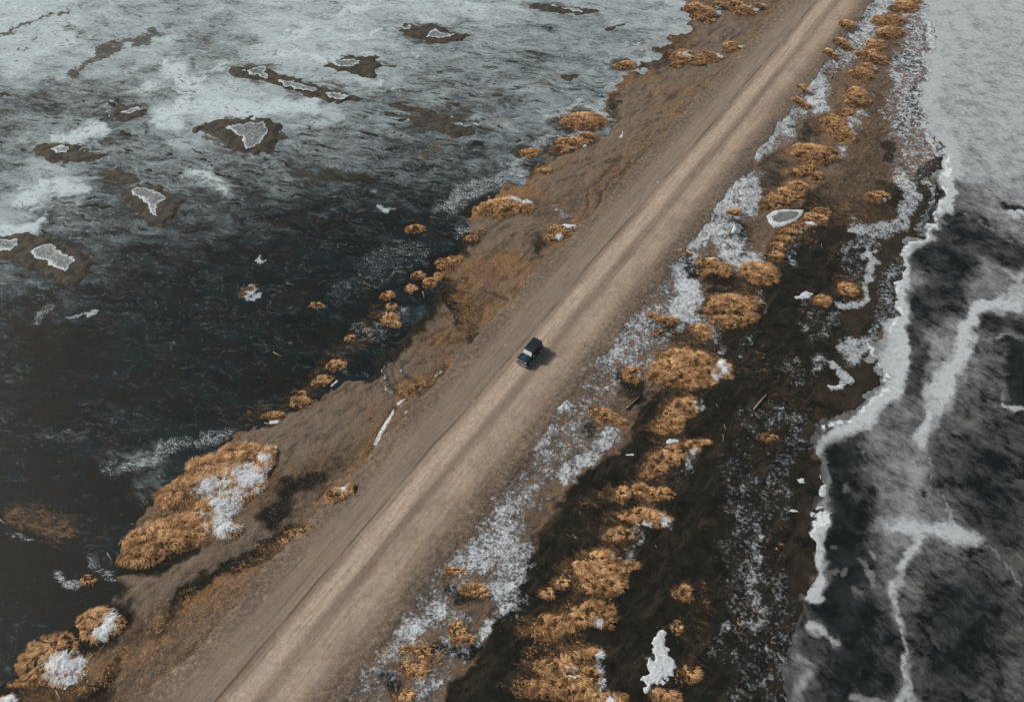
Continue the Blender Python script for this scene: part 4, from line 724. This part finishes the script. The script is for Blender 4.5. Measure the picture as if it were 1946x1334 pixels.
snow_patch('long narrow streak of snow in the old rut left of the road', [(709,848),(720,822),(746,778),(752,776),(748,792),(725,835),(716,850)], .06, .2)
snow_patch('tiny snow blob at the lower end of the long streak', [(706,862),(716,852),(720,850),(712,862)], .06, .12)
snow_patch('short snow blob right of the long streak', [(765,790),(778,778),(784,780),(772,792)], .06, .15)
snow_patch('lowest snow blob in the right branch of the rut', [(765,800),(775,795),(770,810)], .06, .12)
snow_patch('thin snow streak in the rut where two ruts join', [(820,720),(842,706),(840,710),(822,722)], .06, .12)
snow_patch('vertical thread of snow beside the huge snowy mound', [(521,842),(527,850),(521,874),(514,898),(513,885),(519,862)], .06, .25)
snow_patch('white snow fang standing on the sand left of the road', [(1176,264),(1183,252),(1186,260),(1184,265)], .3, .1)
snow_patch('white snow wedge beside the driftwood stump', [(1386,446),(1394,428),(1404,440),(1398,449)], .3, .15)
snow_patch('lower left snow scrap beside the spit tuft', [(512,800),(535,798),(526,806),(510,806)], .08, .2)
snow_patch('white flake at the tip of the sand spit', [(625,733),(640,720),(642,724),(630,736)], .08, .2)
snow_patch('pale frozen puddle in the middle of the road, larger of two', [(1293,374),(1302,371),(1302,376),(1295,377)], .03, .1)
snow_patch('pale frozen puddle in the road, smaller and farther of two', [(1308,358),(1314,356),(1314,360)], .03, .1)
snow_patch('white curl of ice by the chocolate mud bend', [(1568,728),(1588,732),(1612,724),(1618,718),(1618,726),(1598,738),(1572,736)], .08, .25)
snow_patch('white scrap in the lower marsh beside the lagoon edge', [(1498,972),(1502,964),(1522,970),(1518,976)], .08, .3)
snow_patch('white lump on ice edge right of the wide marsh', [(1558,920),(1572,918),(1568,944),(1558,942)], .1, .25)
snow_patch('small white crumb above the scrap in the lower marsh', [(1515,910),(1532,905),(1530,915),(1540,918),(1520,920)], .08, .3)
# ------------------------------------------------------------------ pond with white rim
def mat_pond():
    t = NT('pond_ice'); n = t.noise(.8, 4); return t.out(t.mix(n, (.10, .105, .095), (.20, .205, .19)), .4, .2)
PR = [(1457,412),(1470,400),(1487,397),(1500,398),(1526,400),(1524,408),(1510,420),(1490,430),(1470,432),(1462,424)]; PI_ = [(1466,413),(1480,405),(1503,402),(1517,405),(1512,414),(1496,421),(1478,424),(1468,420)]
pc = ground_pt(1491, 413, .2); pr = empty('frozen_pond', (pc[0], pc[1], 0)); tag(pr, 'small round frozen pond with a white rim inside the hooked ridge', 'frozen pond')
patch('rim', PR, M_SNOW, .03, .10, .4, .18, pr, (pc[0], pc[1], 0), st=.08); patch('ice_sheet', PI_, mat_pond(), .16, .04, .3, .12, pr, (pc[0], pc[1], 0), st=.08)
# ------------------------------------------------------------------ driftwood and marker posts
def mat_plain(name, c1, c2, rough=.8, sc=3, metal=0, spec=.4):
    t = NT(name); return t.out(t.mix(t.rng(t.noise(sc, 5, .6), .3, .7), c1, c2), rough, spec, metal=metal)
M_WOOD = mat_plain('driftwood', (.13, .09, .06), (.33, .235, .16), .85, 5)
M_POST = mat_plain('orange_plastic', (.62, .24, .05), (.78, .34, .08), .5, 8); M_BAND = mat_plain('white_reflector', (.7, .7, .68), (.8, .8, .78), .3)
def tube(name, pts, rad, mat, parent=None, n=8):
    P = [np.array(p, float) for p in pts]; V = []
    for i, p in enumerate(P):
        d = P[min(i+1, len(P)-1)]-P[max(i-1, 0)]; d /= np.linalg.norm(d)+1e-9; a = np.cross(d, (0, 0, 1.) if abs(d[2]) < .9 else (1., 0, 0)); a /= np.linalg.norm(a); b = np.cross(d, a)
        V += [p + rad[i]*(math.cos(t)*a+math.sin(t)*b) for t in np.linspace(0, 2*math.pi, n, endpoint=False)]
    Q = [(k*n+i, k*n+(i+1) % n, (k+1)*n+(i+1) % n, (k+1)*n+i) for k in range(len(P)-1) for i in range(n)]
    loops = [a for q in Q for a in q]; st = [4*i for i in range(len(Q))]
    st.append(len(loops)); loops += list(range(n))[::-1]; st.append(len(loops)); loops += [(len(P)-1)*n+i for i in range(n)]
    return mesh_from(name, np.array(V), loops, st, mat, parent)
STICKS = [(520,670,539,679,'pale drift twig with a short fork on the dark shore above the round button'), (503,804,527,806,'thin board lying on snow at the sand spit'), (544,539,560,542,'short pale stick alone on dark lagoon ice'), (803,554,806,567,'upright lying stick beside the straw tufts at the sand edge'),
 (817,413,830,415,'short stick right of the neat domed islet'), (0,987,17,998,'stick at the left edge above the lower left mounds'), (189,1240,200,1222,'stick poking out below the round snowy mound'), (107,1312,121,1336,'stick leaning below the ragged lowest left mound'),
 (1190,777,1214,755,'lower and longer one of two parallel logs at the snow bank edge'), (1192,768,1205,757,'upper and shorter one of two parallel logs'), (1233,736,1245,723,'log under the big round mound'), (1432,779,1456,751,'large grey log lying in the open marsh'),
 (1361,768,1365,775,'short chip in the marsh right of the crescent mound'), (1376,807,1379,818,'thin chip in the marsh, upper one of two'), (1374,826,1375,840,'thin chip in the marsh, lower one of two'), (1387,692,1389,696,'tiny chip of wood right of the big round mound'),
 (1318,859,1327,865,'stick on the end of the wing shaped mound'), (1579,151,1584,142,'left one of two thin sticks near the far snow'), (1585,152,1588,143,'right one of two thin sticks near the far snow'), (972,293,981,297,'small orange stick at the lagoon corner left of the ringed tuft'),
 (207,1054,217,1071,'stick on the left foot of the bright straw mound'), (1561,463,1562,472,'yellowish chip in the marsh right of the hooked ridge'), (130,815,138,816,'orange splinter on the dark ice at left'), (468,828,474,829,'splinter near the tail of the huge mound'), (462,551,472,548,'orange stick on the ice beside a white scrap'), (1245,1036,1248,1041,'orange chip in the black mud right of the pear shaped mound'), (1112,958,1122,955,'pale stick in the black mud below the snow bank'), (118,1022,128,1018,'rusty stick in the lower left shallows')]
for (a, b, c, d, lab) in STICKS:
    x0, y0, z0 = place(a, b); x1, y1, z1 = place(c, d); Ln = math.hypot(x1-x0, y1-y0); r = min(.16, max(.05, Ln*.045)); gb = place((a+c)/2, (b+d)/2)
    lift = .45 if 'mound' in lab and ('on the' in lab) else .0
    mid = ((x0+x1)/2, (y0+y1)/2); k = rng.uniform(-.04, .04)*Ln; zz = [z0+r+lift, gb[2]+r*1.2+lift, z1+r*.8+lift]
    o = tube('driftwood', [(x0-mid[0], y0-mid[1], zz[0]), (k, k, zz[1]), (x1-mid[0], y1-mid[1], zz[2])], [r, r*.95, r*.65], M_WOOD)
    o.location = (mid[0], mid[1], 0); tag(o, lab, 'driftwood', 'driftwood scattered on the mud')
x, y, z = place(1384, 449); o = tube('driftwood', [(0, 0, -.1), (.25, .5, .35), (.45, .9, .8)], [.22, .2, .12], M_WOOD); o.location = (x, y, z); tag(o, 'leaning driftwood stump beside a white snow wedge in the bank', 'driftwood', 'driftwood scattered on the mud')
for u, v, lab in ((1109.5, 657, 'orange roadside marker post right of the vehicle'), (1395, 290, 'orange roadside marker post halfway up the road'), (1593.5, 36, 'orange roadside marker post farthest up the road')):
    x, y, z = place(u, v); root = empty('marker_post', (x, y, z)); tag(root, lab, 'marker post', 'orange marker posts along the right road edge')
    tube('post', [(0, 0, -.1), (.06, .02, .6), (.14, .04, 1.35)], [.075, .07, .06], M_POST, root); tube('reflector', [(.115, .032, 1.08), (.125, .036, 1.2)], [.078, .076], M_BAND, root)
x, y, z = place(1142, 184); V, Q = [], []
M_BLUE = mat_plain('blue_plastic', (.05, .22, .42), (.07, .28, .5), .4)
tb = empty('fishing_float', (x, y, z+.25)); tag(tb, 'small blue plastic float washed up on the far left shore', 'float')
th = np.linspace(-1.45, 1.45, 7); tube('ball', [(0, 0, .32*math.sin(a)) for a in th], [.32*math.cos(a) for a in th], M_BLUE, tb, 14); tube('eyelet', [(0, 0, .3), (0, 0, .42)], [.06, .05], M_BLUE, tb)
# stones on the road bank
def mat_stone():
    t = NT('stone'); n = t.noise(6, 5, .6); return t.out(t.mix(n, (.09, .08, .07), (.24, .22, .20)), .9, .3, t.bump(n, .5, .03))
# ------------------------------------------------------------------ loose grass and stones nobody could count
def scatter(n, chan, thrv, box=(150, 30, 1650, 1334)):
    u = rng.uniform(box[0], box[2], n); v = rng.uniform(box[1], box[3], n); x, y = ground_pt(u, v, .3); c = sample(chan, u, v) + (fbm(x, y, .9, 2, 4)-.5)*1.7 + (fbm(x, y, .2, 5, 3)-.5)*.4
    z = gz(x, y); t = lat(x, y); ok = (c > thrv) & (z > .02) & ((t < RL-.3) | (t > RR+.3)) & (sample(chan, u, v) > .12)
    return x[ok], y[ok], z[ok]
x, y, z = scatter(150000, 'straw', .62); n = len(x); a = rng.normal(-.5, 1.1, n)
g1 = blades(np.stack([x, y, z], 1), np.stack([np.cos(a), np.sin(a)], 1), rng.uniform(.14, .42, n), rng.uniform(.03, .07, n), 'grass', None)
tag(g1, 'thin rusty dead grass growing over the gravel beside the road and the marsh', 'grass', kind='stuff')
def stones(n, fn, smin, smax, name, label, mat):
    u = rng.uniform(250, 1700, n); v = rng.uniform(0, 1334, n); x, y = ground_pt(u, v, .4); t = lat(x, y); ok = fn(x, y, t, u, v) & (gz(x, y) > .05); x, y = x[ok], y[ok]; n = len(x); z = gz(x, y)
    base = np.array([(1, 0, 0), (-.2, .9, 0), (-.9, -.1, 0), (0, -1, 0), (.1, .1, .75), (0, 0, -.5)]); T = np.array([(0, 1, 4), (1, 2, 4), (2, 3, 4), (3, 0, 4), (1, 0, 5), (2, 1, 5), (3, 2, 5), (0, 3, 5)])
    sz = rng.uniform(smin, smax, n)**1.0; an = rng.uniform(0, 6.28, n); c, s = np.cos(an), np.sin(an)
    B = base[None]*rng.uniform(.7, 1.3, (n, 6, 3))*sz[:, None, None]
    V = np.stack([B[..., 0]*c[:, None]-B[..., 1]*s[:, None]+x[:, None], B[..., 0]*s[:, None]+B[..., 1]*c[:, None]+y[:, None], B[..., 2]+z[:, None]+.02], -1).reshape(-1, 3)
    L = (T[None]+(np.arange(n)*6)[:, None, None]).ravel(); o = mesh_from(name, V, L, np.arange(n*8)*3, mat, None, smooth=False); tag(o, label, 'gravel', kind='stuff')
stones(60000, lambda x, y, t, u, v: (t > 5.2) & (sample(BANK, u, v) > .3) | (t < -5.4) & (t > -11-6*rng.random(len(t))), .03, .10, 'gravel', 'loose stones strewn along both gravel shoulders of the road', mat_stone())
# ------------------------------------------------------------------ the vehicle
import bmesh
def paint(name, col, rough, metal=0, coat=0, spec=.5):
    t = NT(name); n = t.noise(14, 3, .6); t.out(t.mix(t.rng(n, .3, .7), tuple(.85*c for c in col), col), rough, spec, metal=metal); t.b.inputs['Coat Weight'].default_value = coat; return t.m
C_PAINT = paint('dark_teal_paint', (.004, .012, .016), .22, .2, 1.0); C_BLUE = paint('hood_glint_blue', (.012, .07, .13), .2, .3, 1.0); C_BLK = paint('black_plastic', (.012, .014, .014), .5)
C_ROOF = paint('dark_roof', (.006, .016, .017), .40, 0, .4); C_GLS = paint('tinted_glass', (.012, .018, .020), .06, 0, 0, .9); C_SCR = paint('windscreen_sky_reflection', (.78, .74, .66), .15, 0, 1, .8)
C_CHR = paint('worn_chrome', (.62, .55, .48), .3, .8); C_LMP = paint('headlight_glass', (.70, .64, .52), .2, .2, 1); C_TYR = paint('rubber', (.012, .012, .012), .85); C_PLT = paint('plate', (.6, .6, .56), .4); C_DUST = paint('dusty_bumper', (.11, .10, .09), .7)
def boxm(name, x0, x1, hw, z0, z1, mat, parent, y=0, bev=.04, topx=(0, 0), topw=None, seg=2):
    bm = bmesh.new(); tw = hw if topw is None else topw
    P = [(x0, y-hw, z0), (x1, y-hw, z0), (x1, y+hw, z0), (x0, y+hw, z0), (x0+topx[0], y-tw, z1), (x1-topx[1], y-tw, z1), (x1-topx[1], y+tw, z1), (x0+topx[0], y+tw, z1)]
    v = [bm.verts.new(p) for p in P]
    for f in ((3, 2, 1, 0), (4, 5, 6, 7), (0, 1, 5, 4), (1, 2, 6, 5), (2, 3, 7, 6), (3, 0, 4, 7)): bm.faces.new([v[i] for i in f])
    if bev: bmesh.ops.bevel(bm, geom=list(bm.edges), offset=bev, segments=seg, affect='EDGES', profile=.6)
    me = bpy.data.meshes.new(name); bm.to_mesh(me); bm.free(); me.materials.append(mat)
    o = bpy.data.objects.new(name, me); COL.objects.link(o); o.parent = parent; return o
def panel(name, pts, th, nrm, mat, parent):
    bm = bmesh.new(); a = [bm.verts.new(p) for p in pts]; b = [bm.verts.new(tuple(p[i]+nrm[i]*th for i in range(3))) for p in pts]; n = len(pts)
    bm.faces.new(b); bm.faces.new(a[::-1])
    for i in range(n): bm.faces.new([a[i], a[(i+1) % n], b[(i+1) % n], b[i]])
    bmesh.ops.recalc_face_normals(bm, faces=bm.faces); me = bpy.data.meshes.new(name); bm.to_mesh(me); bm.free(); me.materials.append(mat)
    o = bpy.data.objects.new(name, me); COL.objects.link(o); o.parent = parent; return o
cxy = place(1007, 671, .8); ca = math.atan2(-RD[1], -RD[0]) - R(1)
car = empty('off_road_car', (cxy[0], cxy[1], cxy[2]+.03), ca); car.scale = (1.04, 1.04, 1.04)
tag(car, 'boxy dark teal off-road car with ribbed roof driving on the gravel road', 'car')
boxm('body', -2.05, 1.95, .80, .42, 1.08, C_PAINT, car, bev=.07)
boxm('hood', .55, 1.98, .70, 1.05, 1.20, C_PAINT, car, bev=.05, topx=(0, .12), topw=.62)
boxm('hood_glint_bulge', .75, 1.70, .30, 1.19, 1.25, C_BLUE, car, bev=.025, topx=(.05, .1), topw=.26)  # raised block coloured blue to stand in for the sky glint on the hood
boxm('cabin', -2.05, .72, .79, 1.04, 1.74, C_PAINT, car, bev=.05, topx=(.12, .30), topw=.68)
rf = boxm('roof', -2.0, .46, .72, 1.74, 1.84, C_ROOF, car, bev=.05, topx=(.04, .08), topw=.68)
for i in range(8): boxm('rib', -1.85, .10, .022, 1.835, 1.875, C_ROOF, rf, y=-.56+.16*i, bev=.01, seg=1)
boxm('roof_vent', .16, .34, .10, 1.835, 1.86, C_BLUE, rf, bev=.008, seg=1)
panel('windscreen', [(.74, -.70, 1.14), (.74, .70, 1.14), (.475, .63, 1.69), (.475, -.63, 1.69)], .03, (.9, 0, .43), C_SCR, car)  # pale base colour stands in for bright sky reflected in the glass
panel('rear_window', [(-2.05, -.55, 1.2), (-2.05, .55, 1.2), (-1.965, .5, 1.66), (-1.965, -.5, 1.66)], .02, (-1, 0, .18), C_GLS, car)
for s in (-1, 1):
    def P(x, z): return (x, s*(.79-(z-1.04)/.70*.11), z)
    for pts in ([(.60, 1.14), (-.28, 1.14), (-.28, 1.65), (.36, 1.65)], [(-.38, 1.14), (-1.12, 1.14), (-1.12, 1.65), (-.38, 1.65)], [(-1.22, 1.2), (-1.86, 1.2), (-1.80, 1.65), (-1.22, 1.65)]):
        panel('side_window', [P(*q) for q in pts], .02, (0, s, .15), C_GLS, car)
    for x0, x1 in ((-.33, .62), (-1.17, -.36)):
        dr = panel('door', [(x1, s*.80, .50), (x0, s*.80, .50), (x0, s*.80, 1.06), (x1, s*.80, 1.06)], .022, (0, s, 0), C_PAINT, car)
        panel('handle', [(x0+.18, s*.822, .96), (x0+.05, s*.822, .96), (x0+.05, s*.822, 1.0), (x0+.18, s*.822, 1.0)], .03, (0, s, 0), C_CHR, dr)
    for x in (1.28, -1.30):
        boxm('fender', x-.56, x+.56, .14, .78, .95, C_BLK, car, y=s*.84, bev=.05, topx=(.18, .18), topw=.11)
        w = empty('wheel', (x, s*.80, .40)); w.parent = car
        tube('tyre', [(0, -.13, 0), (0, -.11, 0), (0, .11, 0), (0, .13, 0)], [.34, .40, .40, .34], C_TYR, w, 24)
        tube('rim', [(0, s*.06, 0), (0, s*.142, 0)], [.22, .20], C_CHR, w, 16)
    boxm('mirror', .42, .54, .09, 1.16, 1.36, C_CHR, car, y=s*.96, bev=.03)
    boxm('step', -.62, .62, .07, .34, .40, C_BLK, car, y=s*.86, bev=.02)
    hl = boxm('headlight', 1.94, 2.03, .12, .86, 1.05, C_LMP, car, y=s*.62, bev=.03); boxm('fog_lamp', 2.19, 2.25, .07, .52, .62, C_LMP, car, y=s*.66, bev=.02)
    boxm('tail_light', -2.10, -2.04, .07, .82, 1.05, paint('red_lens', (.35, .02, .02), .2), car, y=s*.72, bev=.015)
g = boxm('grille', 1.93, 2.0, .42, .74, 1.04, C_BLK, car, bev=.02)
for a in ((-.46, .46, 1.03, 1.075), (-.46, .46, .72, .765)): boxm('grille_bar', 1.97, 2.035, (a[1]-a[0])/2, a[2], a[3], C_CHR, g, bev=.012)
for s in (-1, 1): boxm('grille_bar', 1.97, 2.034, .022, .768, 1.027, C_CHR, g, y=s*.435, bev=.01)
b = boxm('front_bumper', 1.95, 2.22, .86, .42, .66, C_DUST, car, bev=.05); boxm('licence_plate', 2.215, 2.24, .24, .48, .58, C_PLT, b, y=.30, bev=.004, seg=1)
boxm('rear_bumper', -2.24, -2.04, .82, .42, .62, C_BLK, car, bev=.04)
sw = empty('spare_wheel', (-2.22, 0, .98)); sw.parent = car
tube('tyre', [(-.12, 0, 0), (-.10, 0, 0), (.10, 0, 0), (.12, 0, 0)], [.30, .37, .37, .30], C_TYR, sw, 24); tube('rim', [(-.135, 0, 0), (-.10, 0, 0)], [.19, .21], C_CHR, sw, 16)
# ------------------------------------------------------------------ thin air haze
HZ = .00014
if HZ:
    hm = bpy.data.materials.new('haze'); hm.use_nodes = True; ht = hm.node_tree; ht.nodes.clear(); ho = ht.nodes.new('ShaderNodeOutputMaterial'); hv = ht.nodes.new('ShaderNodeVolumePrincipled')
    hv.inputs['Density'].default_value = HZ; hv.inputs['Color'].default_value = (.84, .93, .92, 1); hv.inputs['Anisotropy'].default_value = .2; ht.links.new(hv.outputs[0], ho.inputs['Volume'])
    bm = bmesh.new(); bmesh.ops.create_cube(bm, size=1); me = bpy.data.meshes.new('haze'); bm.to_mesh(me); bm.free(); me.materials.append(hm)
    hz = bpy.data.objects.new('haze', me); COL.objects.link(hz); hz.scale = (14000, 14000, CH+6); hz.location = (0, 0, (CH+6)/2-2); tag(hz, 'thin pale winter haze hanging over the whole flat', kind='stuff')
